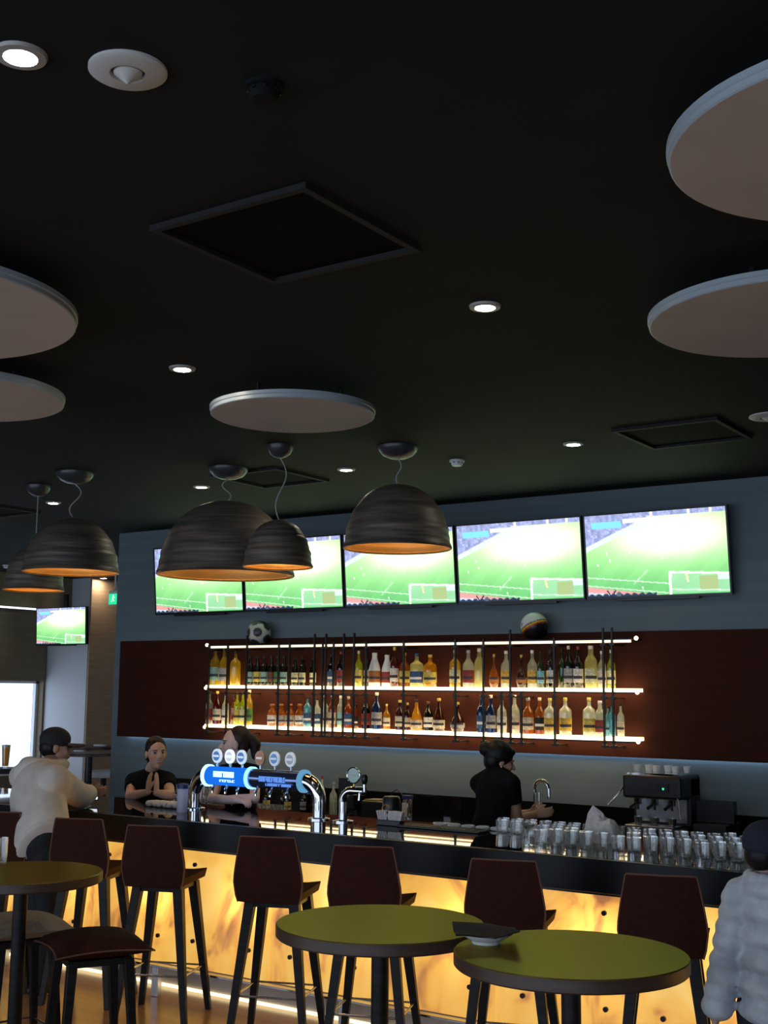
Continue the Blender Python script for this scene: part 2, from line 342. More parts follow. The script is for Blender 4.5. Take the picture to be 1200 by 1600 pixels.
# ------------------------------------------------------------------ television screens
def screen_mesh(W, H):
    nx, ny = 176, 99
    u = (np.arange(nx+1)/nx)[None, :].repeat(ny+1, 0); v = (np.arange(ny+1)/ny)[:, None].repeat(nx+1, 1)
    rng = np.random.default_rng(3)
    c = np.zeros((ny+1, nx+1, 3))
    g = np.clip((v-.15)/.75, 0, 1)[..., None]
    c[:] = np.array([.42, .80, .30])*(1-g) + np.array([.17, .60, .20])*g
    band = (np.sin((u*1.0+v*.55)*26) > 0)[..., None]; c *= np.where(band, 1.0, .93)
    gl = np.exp(-(((u-.62)/.34)**2+((v-.28)/.22)**2)); c += gl[..., None]*np.array([1.2, 1.15, 1.0])
    c += np.exp(-(((u-.5)/.6)**2+((v-.4)/.35)**2))[..., None]*np.array([.16, .28, .12])
    blk = rng.random((26, 46)); nz = blk[np.clip((v*25).astype(int)*1, 0, 25), np.clip((u*45).astype(int), 0, 45)]
    nz2 = rng.random((ny+1, nx+1))
    crowd = (v < .40-.72*u) | (v < .055)
    cc = np.stack([.26+.4*nz2*nz, .31+.4*nz2*nz, .52+.35*nz], -1)
    c[crowd] = cc[crowd]
    adb = (v > .385-.72*u) & (v < .45-.72*u) & (u < .5); c[adb] = (.75, .85, 1.05)
    ad = (u > .05) & (u < .27) & (v > .09) & (v < .17); c[ad] = (.25, .75, .95)
    ad = (u > .28) & (u < .5) & (v > .07) & (v < .115); c[ad] = (.95, 1.0, 1.05)
    for a in (.49, .9, .75): c[(abs(u-a) < .008) & (v < .07)] = (1, 1, .8)
    def line(x0, y0, x1, y1, t, colr):
        d = np.hypot(x1-x0, y1-y0); tt = np.clip(((u-x0)*(x1-x0)+(v-y0)*(y1-y0))/d**2, 0, 1)
        dist = np.hypot((u-x0-tt*(x1-x0))*1.78, v-y0-tt*(y1-y0)); c[dist < t] = colr
    wl = (.70, .95, .72)
    line(0, .76, .6, .87, .006, wl); line(.34, .86, .44, .70, .006, wl); line(0, .86, .58, .98, .006, wl)
    q = (u > .60) & (v > .735+.06*(u-.6)) & (v < .985); c[q] = c[q]*.6+np.array([.22, .34, .26])
    q = (u > .80) & (u < .925) & (v > .79) & (v < .96); c[q] = (.42, .55, .25)
    q = (u > .925) & (v > .77) & (v < .84); c[q] = (.7, 1, .85)
    line(.60, .74, .595, 1, .016, (1.1, 1.2, 1.1)); line(.60, .735, 1, .775, .011, (1.1, 1.2, 1.1)); line(.6, .94, 1, .97, .006, wl)
    line(.71, .76, .72, .85, .014, (1.0, .75, .45)); line(.02, .90, .02, .9, .0, wl)
    for a, b in ((.15, .47), (.32, .46), (.64, .42), (.17, .55), (.4, .9), (.55, .55), (.08, .6)): line(a, b, a+.004, b+.02, .009, (.95, .95, .85) if a != .64 else (1.2, 1.0, .9))
    red = (v > .875+.24*u) & (u < .55); c[red] = (.80, .38, .36)
    q = (v > .945+.12*u) & (u < .42); c[q] = (.62, .74, .95)
    q = (v > .985-.02*np.abs(np.sin(u*60))) & (u < .5); c[q] = (.03, .05, .10)
    line(.17, 1, .145, .935, .010, (.02, .04, .08)); line(.17, 1, .20, .935, .010, (.02, .04, .08)); line(.225, .975, .225, .985, .03, (.10, .14, .2))
    me = bpy.data.meshes.new('screen')
    vs = [((u[j, i]-.5)*W, 0, (.5-v[j, i])*H) for j in range(ny+1) for i in range(nx+1)]
    fs = [(j*(nx+1)+i, (j+1)*(nx+1)+i, (j+1)*(nx+1)+i+1, j*(nx+1)+i+1) for j in range(ny) for i in range(nx)]
    me.from_pydata(vs, [], fs)
    a = me.color_attributes.new('tint', 'FLOAT_COLOR', 'POINT')
    a.data.foreach_set('color', np.concatenate([c.reshape(-1, 3), np.ones(((ny+1)*(nx+1), 1))], 1).astype(np.float32).ravel())
    me.materials.append(attr_mat('football_broadcast', emission=1.25)); return me
TW, TH = 1.241, 1.241*9/16
SCREEN = screen_mesh(TW, TH)
def tv(loc, tilt, label, bezel_bottom=True, group='row of wall screens showing football'):
    t = thing('television', label, 'television', loc, 0, group); t.rotation_euler = (tilt, 0, 0)
    b = .014
    MB().box((-TW/2-b, .002, -TH/2-b), (TW/2+b, .05, TH/2+b)).build('housing', M_black, t, bevel=.004)
    for x0, x1, z0, z1 in ((-TW/2-b, TW/2+b, TH/2, TH/2+b), (-TW/2-b, TW/2+b, -TH/2-b-.006, -TH/2), (-TW/2-b, -TW/2, -TH/2, TH/2), (TW/2, TW/2+b, -TH/2, TH/2)):
        MB().box((x0, -.008, z0), (x1, .002, z1)).build('bezel', M_black, t)
    s = bpy.data.objects.new('screen', SCREEN); COL.objects.link(s); s.parent = t; s.location = (0, -.001, 0)
    MB().box((-.36, -.004, -TH/2-b-.026), (.36, .04, -TH/2-b-.004)).build('speaker_bar', M_black, t, bevel=.004)
    MB().box((-.2, .05, -.2), (.2, .09, .2)).build('wall_mount', M_blackmetal, t)
    return t
nm = ['leftmost wall screen, mostly behind the biggest pendant shade', 'second wall screen from the left, behind the small pendant', 'middle wall screen, below the pendant lamp that stands alone',
      'fourth wall screen, second from the right', 'rightmost wall screen, the largest in view']
for k in range(5):
    tv((-9.585+1.285*k+TW/2, YB-.103-TH/2*math.sin(.097), 3.483-TH/2*math.cos(.097)), .097, nm[k])
p0 = on_y(59, 950, 13.0); p1 = on_y(135, 948, 13.0)
ft = tv(((p0.x+p1.x)/2, 13.0, on_y(97, 978, 13.0).z), .05, 'small far screen in the back left corner beside the column', group=None)
sc = (p1.x-p0.x)/TW; ft.scale = (sc, 1, (on_y(97, 950, 13.0).z-on_y(97, 1006, 13.0).z)/TH)
MB().box((-.04, .09, 0), (.04, .13, .62)).build('ceiling_pole', M_blackmetal, ft)
# exit sign
e = on_y(181, 934, 13.2)
t = thing('exit_sign', 'small green lit exit sign at the wall end on the far left', 'exit sign', (e.x-.02, 13.2, e.z))
MB().cbox((0, 0, 0), (.22, .05, .22)).build('housing', M_white, t, bevel=.006)
MB().box((-.10, -.032, -.1), (.10, -.026, .06)).build('lit_face', emis('exit_green', (.02, .8, .35), 1.1), t)
MB().box((-.01, -.01, .11), (.01, .01, ZC-e.z)).build('hanger', M_white, t)
mb = MB(); mb.ell((.0, -.036, .035), (.014, .006, .014)); mb.caps((0, -.036, .02), .012, (-.01, -.036, -.02), .011); mb.caps((-.01, -.036, -.02), .009, (-.035, -.036, -.06), .008); mb.caps((-.01, -.036, -.02), .009, (.02, -.036, -.05), .008); mb.caps((0, -.036, .012), .007, (.035, -.036, .0), .006)
mb.build('running_figure', emis('exit_white', (.7, 1, .85), 1.0), t)
# ================================================================== BOTTLE SHELF
XS0, XS1 = -8.708, -3.993
SH = [2.426, 1.983, 1.583]
t = thing('bottle_shelf', 'three tier lit bottle shelf with black rods on the brown wall panel', 'shelf', (0, 0, 0))
M_led = emis('warm_shelf_light', (1, .74, .40), 4.6)
M_led0 = emis('warm_shelf_light_top', (1, .80, .58), 1.6)
for i, z in enumerate(SH):
    sh = MB().box((XS0, 9.564, z-.012), (XS1, 9.769 if i == 0 else 9.60, z)).build('shelf_board', M_blackmetal, t)
    if i == 0:
        MB().box((XS0+.04, 9.566, z-.034), (XS1-.02, 9.589, z-.012)).build('light_strip', M_led0, sh)
    else:
        sh.location.z = -.0
        MB().box((XS0, 9.57, z+.0005), (XS1, 9.769, z+.030)).build('light_panel', M_led, sh)
    for x in (XS0, XS1): MB().ell((x+(.0 if x < -5 else .03), 9.574, z), (.018, .018, .018), 10, 6).build('end_lamp', emis('end_lamp_glow', (1, .82, .45), 6), sh)
posts = [(326, 0), (355, 0), (385, 1), (435, 0), (452, 0), (491, 1), (504, 0), (509, 1), (521, 0), (537, 1), (553, 1), (572, 0), (631, 0), (712, 0), (756, 0), (784, -1), (798, 1), (815, -1), (867, 0), (944, 1), (958, 1)]
for xp, kind in posts:
    X = on_y(xp, 1080, 9.554).x
    z0, z1 = SH[2]-.05, SH[0]+.015
    if kind == 1: z1 += .075
    if kind == -1: z1 = SH[1]
    p = MB().box((X-.0075, 9.539, z0), (X+.0075, 9.559, z1)).build('post', M_blackmetal, t)
    for z in SH[(1 if kind < 0 else 0):]:
        MB().box((X-.022, 9.534, z-.058), (X+.022, 9.584, z-.036)).build('bracket', M_blackmetal, p)
        MB().box((X-.008, 9.554, z-.058), (X+.008, 9.779, z-.046)).build('arm', M_blackmetal, p)

PAL = dict(clear=(.72, .78, .74), yel=(.72, .60, .12), amber=(.52, .26, .06), gold=(.75, .50, .09), green=(.06, .22, .04), dkgreen=(.025, .06, .03), dark=(.012, .012, .012),
           pale=(.80, .82, .50), red=(.30, .04, .03), brown=(.16, .05, .02), blue=(.04, .12, .30), ltblue=(.25, .60, .75), white=(.85, .85, .82), ygreen=(.60, .70, .10), cream=(.75, .68, .52), orange=(.45, .18, .05), teal=(.30, .55, .55), grey=(.45, .45, .47))
NAMES = dict(clear='clear glass', yel='yellow', amber='amber', gold='golden', green='green', dkgreen='dark green', dark='near-black', pale='pale yellow', red='dark red', brown='dark brown', blue='dark blue', ltblue='light blue', white='white', ygreen='yellow-green', cream='cream', orange='orange', teal='teal', grey='grey')
def bottle_parts(t, H, R, kind, gcol, lcol, ccol):
    gm = mat('opaque_white_bottle', (.85, .85, .82), .3) if gcol == 'white' else glassy('bottle_glass_'+gcol, PAL[gcol], .35 if gcol not in ('dark', 'dkgreen', 'blue') else .15, .12)
    P = {'std': [(.9, 0), (1, .015), (1, .56), (.9, .63), (.5, .72), (.34, .78), (.31, .93)], 'wide': [(.95, 0), (1, .02), (1, .60), (.92, .68), (.4, .76), (.30, .80), (.28, .92)],
         'round': [(.7, 0), (1, .12), (1, .30), (.8, .45), (.4, .58), (.24, .68), (.22, .93)], 'tri': [(.95, 0), (1, .02), (.95, .35), (.6, .60), (.32, .75), (.28, .93)],
         'malibu': [(.95, 0), (1, .02), (1, .50), (.85, .62), (.48, .82), (.40, .93)], 'slim': [(.95, 0), (1, .02), (1, .62), (.8, .70), (.45, .78), (.38, .93)],
         'short': [(.92, 0), (1, .03), (1, .55), (.8, .66), (.5, .76), (.46, .90)]}[kind]
    prof = [(a*R, b*H) for a, b in P]
    MB().lathe(prof, 16).build('glass_body', gm, t, smooth=True)
    cr = prof[-1][0]*1.12
    MB().lathe([(cr, H*.915), (cr*1.03, H*.92), (cr*1.03, H*.99), (cr*.9, H)], 12).build('cap', mat('cap_'+ccol, PAL[ccol], .4), t, smooth=True)
    if lcol:
        lz0, lz1 = {'round': (.14, .30), 'tri': (.08, .34), 'short': (.12, .5)}.get(kind, (.12, .46))
        lb = MB(); n = 10; vs = []; 
        for z in (lz0*H, lz1*H):
            vs += [((R+.0012)*math.cos(a), (R+.0012)*math.sin(a), z) for a in [-PI*.98+PI*.96*j/n+0 for j in range(n+1)]]
        lb.add(vs, [(j, j+1, n+2+j, n+1+j) for j in range(n)])
        l = lb.build('label', mat('label_'+lcol, PAL[lcol], .6, noise=((60, 60, 90), tuple(c*.55 for c in PAL[lcol]), 2, 0)), t, smooth=True)
        sb = MB(); vs = []
        for z in ((lz0+.10)*H, (lz0+.17)*H): vs += [((R+.0022)*math.cos(a), (R+.0022)*math.sin(a), z) for a in [-PI*.85+PI*.7*j/n for j in range(n+1)]]
        sb.add(vs, [(j, j+1, n+2+j, n+1+j) for j in range(n)])
        sb.build('label_band', mat('label_ink', (.03, .03, .05), .6) if lcol not in ('dark', 'blue') else M_white, l)
UP = [(335,1010,15,'std','yel','teal','dark'),(349,1012,14,'std','yel','grey','dark'),(367,1017,16,'wide','yel',None,'dark')]
UP += [(x,1025,11,'slim','dkgreen',l,'dark') for x, l in ((390,'teal'),(401,'yel'),(412,'teal'),(423,'brown'),(433,'green'),(443,'teal'))]
UP += [(x,1027,10,'slim','dkgreen','pale','dark') for x in (460,468,476,484)]
UP += [(517,1022,11,'std','dark','blue','dark'),(532,1018,12,'std','dark','red','red'),(560,1017,12,'std','ygreen','yel','cream'),(569,1017,11,'std','dark','grey','dark'),
 (585,1020,18,'malibu','white','orange','white'),(600,1023,17,'malibu','white','red','white'),(616,1011,13,'std','red','white','gold'),(632,1020,16,'std','amber','yel','gold'),(651,1021,21,'wide','pale','blue','blue'),(672,1023,20,'wide','gold','yel','gold'),
 (711,1016,17,'wide','yel','pale','cream'),(732,1016,18,'std','clear','red','grey'),(749,1013,15,'slim','pale',None,'cream'),(772,1022,15,'round','amber','orange','gold'),(791,1017,16,'std','clear','gold','white'),(815,1023,16,'round','brown','orange','gold'),(832,1016,15,'std','clear','gold','white'),
 (845,1018,11,'std','green','ltblue','dark'),(855,1016,11,'std','dkgreen','yel','dark'),(865,1015,11,'std','dkgreen','white','dark'),(875,1014,13,'std','green',None,'dark'),(889,1009,15,'std','dkgreen','grey','cream'),(904,1010,15,'std','dkgreen','white','red'),(924,1009,19,'slim','pale','pale','cream'),(941,1017,13,'std','clear','cream','white'),(952,1015,13,'std','ygreen','pale','white')]
LO = [(328,1080,11,'std','clear','red','dark'),(340,1080,13,'std','red','cream','gold'),(353,1083,11,'std','clear','white','dark'),(361,1086,10,'std','orange',None,'dark'),(371,1081,10,'std','ygreen','yel','dark'),(380,1081,10,'std','ygreen','pale','dark'),(390,1078,11,'slim','yel','green','cream')]
LO += [(x,1100,14,'short','amber',l,'orange') for x, l in ((426,'white'),(440,'grey'),(454,'grey'),(469,'white'))]
LO += [(481,1088,12,'wide','ltblue','blue','dark'),(496,1090,12,'std','clear','blue','dark'),(508,1085,12,'std','clear','cream','white'),(519,1085,12,'std','orange','cream','white'),(528,1087,11,'slim','clear','ltblue','white'),(545,1088,13,'std','orange','blue','cream'),(556,1100,9,'short','orange','dark','dark'),
 (572,1086,13,'std','dark','red','dark'),(589,1082,16,'std','blue','grey','cream'),(600,1100,11,'std','gold','cream','yel'),(625,1094,14,'std','brown','cream','yel'),(637,1098,11,'std','brown','cream','yel'),(651,1093,18,'tri','gold','cream','dark'),(665,1096,14,'std','dark','white','brown'),(686,1091,18,'tri','brown','cream','gold'),(715,1097,22,'round','brown','grey','gold'),
 (752,1086,14,'std','blue','blue','dark'),(767,1086,15,'std','blue','grey','cream'),(784,1089,15,'std','clear','white','dark'),(804,1086,15,'std','clear','cream','white'),(825,1090,17,'std','amber','cream','grey'),(843,1090,15,'std','amber','dark','cream'),(859,1091,18,'wide','clear','gold','yel'),(883,1090,19,'wide','clear','gold','yel'),
 (920,1090,19,'wide','clear','yel','yel'),(937,1095,15,'slim','clear','red','white'),(946,1103,9,'slim','ltblue','ltblue','dark'),(956,1100,10,'slim','ltblue',None,'dark'),(969,1099,11,'std','clear','cream','dark')]
ords = ['1st','2nd','3rd']+['%dth' % i for i in range(4, 60)]
ords[20], ords[21], ords[22], ords[30], ords[31], ords[32], ords[40], ords[41], ords[42] = '21st','22nd','23rd','31st','32nd','33rd','41st','42nd','43rd'
for row, z, nm_ in ((UP, SH[1], 'upper'), (LO, SH[2], 'lower')):
    yo = 9.669; last = None
    for i, (xp, yt, wp, kind, g, l, c) in enumerate(row):
        sp = scale_at(on_y(xp, 1080, yo)); X = on_y(xp, 1080, yo).x
        H = on_y(xp, yt, yo).z-(z+.030); R = max(.024, wp/sp/2*1.02)
        Y = yo
        if last and X-last[0] < R+last[1]+.003:                   # stagger when two stand closer than their widths
            Y = yo+.048 if last[2] < yo+.01 else yo-.045
            if (X-last[0])**2+(Y-last[2])**2 < (R+last[1])**2: R = max(.02, math.hypot(X-last[0], Y-last[2])-last[1]-.001)
        t = thing('bottle', '%s bottle, %s, %s from left on %s shelf' % (NAMES[g], '%s label' % NAMES[l] if l else 'no label', ords[i], nm_), 'bottle', (X, Y, z+.0305), random.uniform(-.25, .05)+.45, 'bottles on the %s shelf' % nm_)
        bottle_parts(t, H, R, kind, g, l, c); last = (X, R, Y)
# two balls on the top shelf
def ball(px_, py_, colfn, label, emblem):
    p = on_y(px_, py_, 9.664); R = .122
    t = thing('football', label, 'ball', (p.x, 9.664, SH[0]+R), 0)
    bm = bmesh.new(); bmesh.ops.create_icosphere(bm, subdivisions=5, radius=R)
    me = bpy.data.meshes.new('ball_skin'); bm.to_mesh(me); bm.free()
    a = me.color_attributes.new('tint', 'FLOAT_COLOR', 'POINT')
    for i, v in enumerate(me.vertices): a.data[i].color = (*colfn(v.co/R), 1)
    me.materials.append(attr_mat('ball_print_'+emblem, .3)); me.polygons.foreach_set('use_smooth', [True]*len(me.polygons))
    o = bpy.data.objects.new('ball_skin', me); COL.objects.link(o); o.parent = t
    MB().lathe([(.055, -R), (.06, -R+.012), (.052, -R+.012), (.048, -R)], 24, cap0=False, cap1=False).build('stand_ring', M_black, t, smooth=True)
    return t
gold_ = 1.618
dirs = [Vector(v).normalized() for v in [(0, a, b*gold_) for a in (1, -1) for b in (1, -1)]+[(a, b*gold_, 0) for a in (1, -1) for b in (1, -1)]+[(b*gold_, 0, a) for a in (1, -1) for b in (1, -1)]]
def ball1(n):
    d = max(n.dot(k) for k in dirs)
    if n.z > .72: return (.02, .02, .02)
    if d > .93: return (.04, .045, .05)
    if d > .905: return (.55, .5, .35)
    return (.62, .62, .62)
def ball2(n):
    s = n.x*.45-n.z*.85-n.y*.1
    if (n-Vector((-.62, -.75, .1)).normalized()).length < .14: return (.25, .28, .4)
    if s > .28: return (.008, .008, .01)
    if s > .16: return (.35, .02, .01)
    if s > .04: return (.8, .5, .03)
    if s > -.02: return (.01, .01, .01)
    return (.75, .76, .78)
ball(405, 988, ball1, 'white and black patched football on the top shelf, left', 'a')
ball(835, 978, ball2, 'white football with a black, red and gold stripe on the top shelf, right', 'b')

# ================================================================== BAR
YBF = 6.10; ZT = 1.12
XB0, XB1 = -9.6, 1.5
t = MB().box((XB0, YBF+.046, ZT-.035), (XB1, 7.06, ZT)).build('bar_worktop', M_granite, bevel=.005)
tag(t, 'long polished black worktop of the bar', 'worktop')
bar = thing('bar_counter', 'long bar counter with glowing amber stone front and black apron', 'bar counter', (0, 0, 0))
MB().box((XB0, YBF, .95), (XB1, YBF+.045, ZT-.0005)).build('apron', M_apron, bar, bevel=.003)
MB().box((XB0, YBF+.05, .93), (XB1, 6.42, .95)).build('soffit_board', M_black, bar)
MB().box((XB0, 6.42, .12), (XB1, 7.02, ZT-.036)).build('carcass', M_black, bar)
M_plinth = mat('pale_stone_plinth', (.42, .38, .34), .4, noise=((4, 4, 4), (.36, .32, .29), 3, .02))
for i in range(9):
    x = XB0+i*(XB1-XB0)/9; MB().box((x+.002, 6.30, 0), (x+(XB1-XB0)/9-.002, 6.42, .148)).build('plinth_board', M_plinth, bar)
MB().box((XB0, 6.285, .004), (XB1, 6.299, .022)).build('floor_light_strip', emis('floor_strip_glow', (1, .80, .42), 2.4), bar)
# glowing onyx slabs
def onyx():
    m, N, L, b = _new('backlit_onyx')
    tc = N.new('ShaderNodeTexCoord'); mp = N.new('ShaderNodeMapping'); mp.inputs['Scale'].default_value = (1.5, 1, 1.1); mp.inputs['Rotation'].default_value = (0, .7, 0)
    nz = N.new('ShaderNodeTexNoise'); nz.inputs['Scale'].default_value = 1.7; nz.inputs['Detail'].default_value = 3; nz.inputs['Distortion'].default_value = 1.5
    cr = N.new('ShaderNodeValToRGB'); E = cr.color_ramp.elements
    E[0].position = .0; E[0].color = (.30, .10, .05, 1); E[1].position = 1; E[1].color = (1, .66, .2, 1)
    for p, c in ((.34, (.34, .12, .04, 1)), (.42, (.72, .31, .06, 1)), (.48, (.97, .48, .075, 1)), (.58, (1, .56, .10, 1)), (.70, (1, .63, .16, 1))): e = E.new(p); e.color = c
    L.new(tc.outputs['Object'], mp.inputs[0]); L.new(mp.outputs[0], nz.inputs['Vector']); L.new(nz.outputs['Fac'], cr.inputs[0])
    # lamp glow behind the stone painted into the emission, one spot every 0.82 m at mid height
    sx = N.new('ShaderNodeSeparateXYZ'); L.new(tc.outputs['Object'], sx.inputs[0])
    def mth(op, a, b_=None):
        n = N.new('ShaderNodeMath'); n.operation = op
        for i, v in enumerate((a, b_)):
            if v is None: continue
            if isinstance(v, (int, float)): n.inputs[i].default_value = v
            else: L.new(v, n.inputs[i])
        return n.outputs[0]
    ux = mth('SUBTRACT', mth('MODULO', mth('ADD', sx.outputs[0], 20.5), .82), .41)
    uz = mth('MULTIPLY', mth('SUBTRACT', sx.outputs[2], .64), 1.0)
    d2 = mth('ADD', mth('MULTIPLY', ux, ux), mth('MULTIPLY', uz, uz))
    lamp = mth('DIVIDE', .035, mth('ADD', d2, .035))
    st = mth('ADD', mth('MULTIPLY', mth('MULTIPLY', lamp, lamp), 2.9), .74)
    b.inputs['Base Color'].default_value = (.35, .2, .1, 1); b.inputs['Roughness'].default_value = .25
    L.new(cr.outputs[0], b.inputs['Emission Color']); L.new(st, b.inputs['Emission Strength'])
    return m
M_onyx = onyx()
SX = [-9.6, -8.398, -6.76, -5.122, -3.484, -1.846, -.208, 1.5]
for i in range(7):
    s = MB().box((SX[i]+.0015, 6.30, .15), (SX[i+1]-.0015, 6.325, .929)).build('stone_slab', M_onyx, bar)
for row in (.815, .322):
    for i in range(1, 6):
        for dx in (.17, .665, .985, 1.47):
            MB().tube([(SX[i]+dx, 6.300, row), (SX[i]+dx, 6.285, row)], .014, 12).build('bolt', M_blackmetal, bar, smooth=True)
# foot rail
fr = thing('foot_rail', 'flat brushed steel foot rail on posts along the bar front', 'foot rail', (0, 0, 0))
MB().box((XB0, 6.05, .185), (XB1, 6.10, .20)).build('rail', M_steel, fr, bevel=.003)
for X in (-8.9, -7.39, -5.88, -4.37, -2.86, -1.35, .16): MB().box((X-.028, 6.055, 0), (X+.028, 6.095, .185)).build('post', M_steel, fr, bevel=.003)

# back counter
t = thing('back_counter', 'low black service counter along the back wall', 'counter', (0, 0, 0))
for i in range(9): MB().box((-9.9+i*1.2+.003, 9.194, .1), (-9.9+(i+1)*1.2-.003, 9.774, .78)).build('cabinet_front', M_black, t)
MB().box((-9.9, 9.244, 0), (1.9, 9.774, .1)).build('kick_board', M_black, t)
MB().box((-9.9, 9.164, .78), (1.9, 9.794, .82)).build('counter_slab', M_granite, t, bevel=.004)
MB().box((-9.9, 9.769, .82), (1.9, 9.809, 1.03)).build('splashback', M_granite, t)
MB().box((-9.9, 9.164, .82), (1.9, 9.184, .822)).build('edge_trim', M_steel, t)
ZB = .8205
# ================================================================== SEATS AND TABLES
def make_barstool(label, loc, rotz):
    t = thing('bar_stool', label, 'bar stool', loc, rotz, 'leather bar stools along the counter')
    # back shell: waisted trapezoid, gently curved
    def shell(prof, y_of, th):
        mb = MB(); n = 8; rows = []
        for z, w in prof:
            for side in (0, 1):
                rows.append([( -w/2+w*j/n, y_of(z, (j/n-.5)*2)+(th if side else 0), z) for j in range(n+1)])
        k = len(prof); vs = []; idx = {}
        for i in range(k):
            for s_ in (0, 1):
                for j in range(n+1): idx[i, s_, j] = len(vs); vs.append(rows[i*2+s_][j])
        fs = []
        for i in range(k-1):
            for j in range(n):
                fs.append((idx[i,0,j], idx[i,0,j+1], idx[i+1,0,j+1], idx[i+1,0,j])); fs.append((idx[i,1,j+1], idx[i,1,j], idx[i+1,1,j], idx[i+1,1,j+1]))
            fs.append((idx[i,1,0], idx[i,0,0], idx[i+1,0,0], idx[i+1,1,0])); fs.append((idx[i,0,n], idx[i,1,n], idx[i+1,1,n], idx[i+1,0,n]))
        for j in range(n):
            fs.append((idx[0,1,j], idx[0,1,j+1], idx[0,0,j+1], idx[0,0,j])); fs.append((idx[k-1,0,j], idx[k-1,0,j+1], idx[k-1,1,j+1], idx[k-1,1,j]))
        return mb.add(vs, fs)
    prof = [(.79, .36), (.83, .385), (.90, .405), (.94, .40), (1.02, .375), (1.10, .345), (1.15, .325), (1.158, .315)]
    shell(prof, lambda z, u: -.215-.10*(z-.8)-.02*(1-u*u)+.0, .03).build('backrest', M_leather, t, smooth=True, bevel=.006)
    mb = MB()
    for sx in (-1, 1): mb.tube([(sx*w/2, -.215-.10*(z-.8), z) for z, w in prof], .0045, 6)
    mb.tube([(-.157, -.252, 1.158), (0, -.271, 1.159), (.157, -.252, 1.158)], .0045, 6)
    mb.build('piping', M_seam, t, smooth=True)
    # seat: wedge that flares to the front corners
    mb = MB(); n = 6; vs = []; fs = []
    for j in range(n+1):
        y = -.20+.36*j/n; w = .36+.06*(j/n); 
        zt = .835+.018*(j/n)**2; zb = .79+.02*(j/n)
        for u in (-1, -.6, 0, .6, 1): vs.append((u*w/2, y, zt+.014*abs(u)**3))
        for u in (1, 0, -1): vs.append((u*w/2*.93, y, zb))
    for j in range(n):
        for q in range(8): fs.append((j*8+q, j*8+(q+1) % 8, (j+1)*8+(q+1) % 8, (j+1)*8+q))
    fs += [tuple(reversed(range(8))), tuple(range(n*8, n*8+8))]
    mb.add(vs, [tuple(reversed(f)) for f in fs]).build('seat', M_leather, t, smooth=True, bevel=.006)
    mb = MB(); mb.box((-.15, -.15, .755), (.15, -.10, .79)); mb.box((-.15, .10, .755), (.15, .15, .79)); mb.box((-.15, -.10, .765), (-.10, .10, .79)); mb.box((.10, -.10, .765), (.15, .10, .79))
    mb.build('seat_frame', M_leg, t)
    for sx in (-1, 1):
        for sy in (-1, 1):
            MB().bar((sx*.225, sy*.205, 0), (sx*.13, sy*.125, .79), .034, .06).build('leg', M_leg, t, bevel=.003)
    mb = MB(); q = lambda sx, sy, z: (sx*(.225-.095*z/.79), sy*(.205-.08*z/.79), z)
    for (a, b), z in ((((-1, -1), (1, -1)), .27), (((-1, 1), (1, 1)), .27), (((-1, -1), (-1, 1)), .27), (((1, -1), (1, 1)), .27)):
        mb.tube([q(*a, z), q(*b, z)], .006, 8)
    mb.build('footrest', M_steel, t, smooth=True)
    return t
S0 = make_barstool('brown leather bar stool second from the right end, behind the two green-lit tables', (-3.09, 5.76, 0), .33)
for (x, y), rz, lb in (((-6.90, 5.72), .36, 'brown leather bar stool cut off at the left edge, left of the standing man'), ((-6.17, 5.76), .38, 'brown leather bar stool right beside the man in the hoodie'),
        ((-5.52, 5.76), .38, 'brown leather bar stool third from the left, behind the brown cushion stool'), ((-4.62, 5.76), .38, 'brown leather bar stool standing free in front of the beer tower'),
        ((-3.95, 5.76), .36, 'brown leather bar stool half hidden behind the middle round table'), ((-2.27, 5.76), .33, 'brown leather bar stool furthest right, behind the right round table')):
    copy_tree(S0, loc=(x, y, 0), rotz=rz, label=lb)

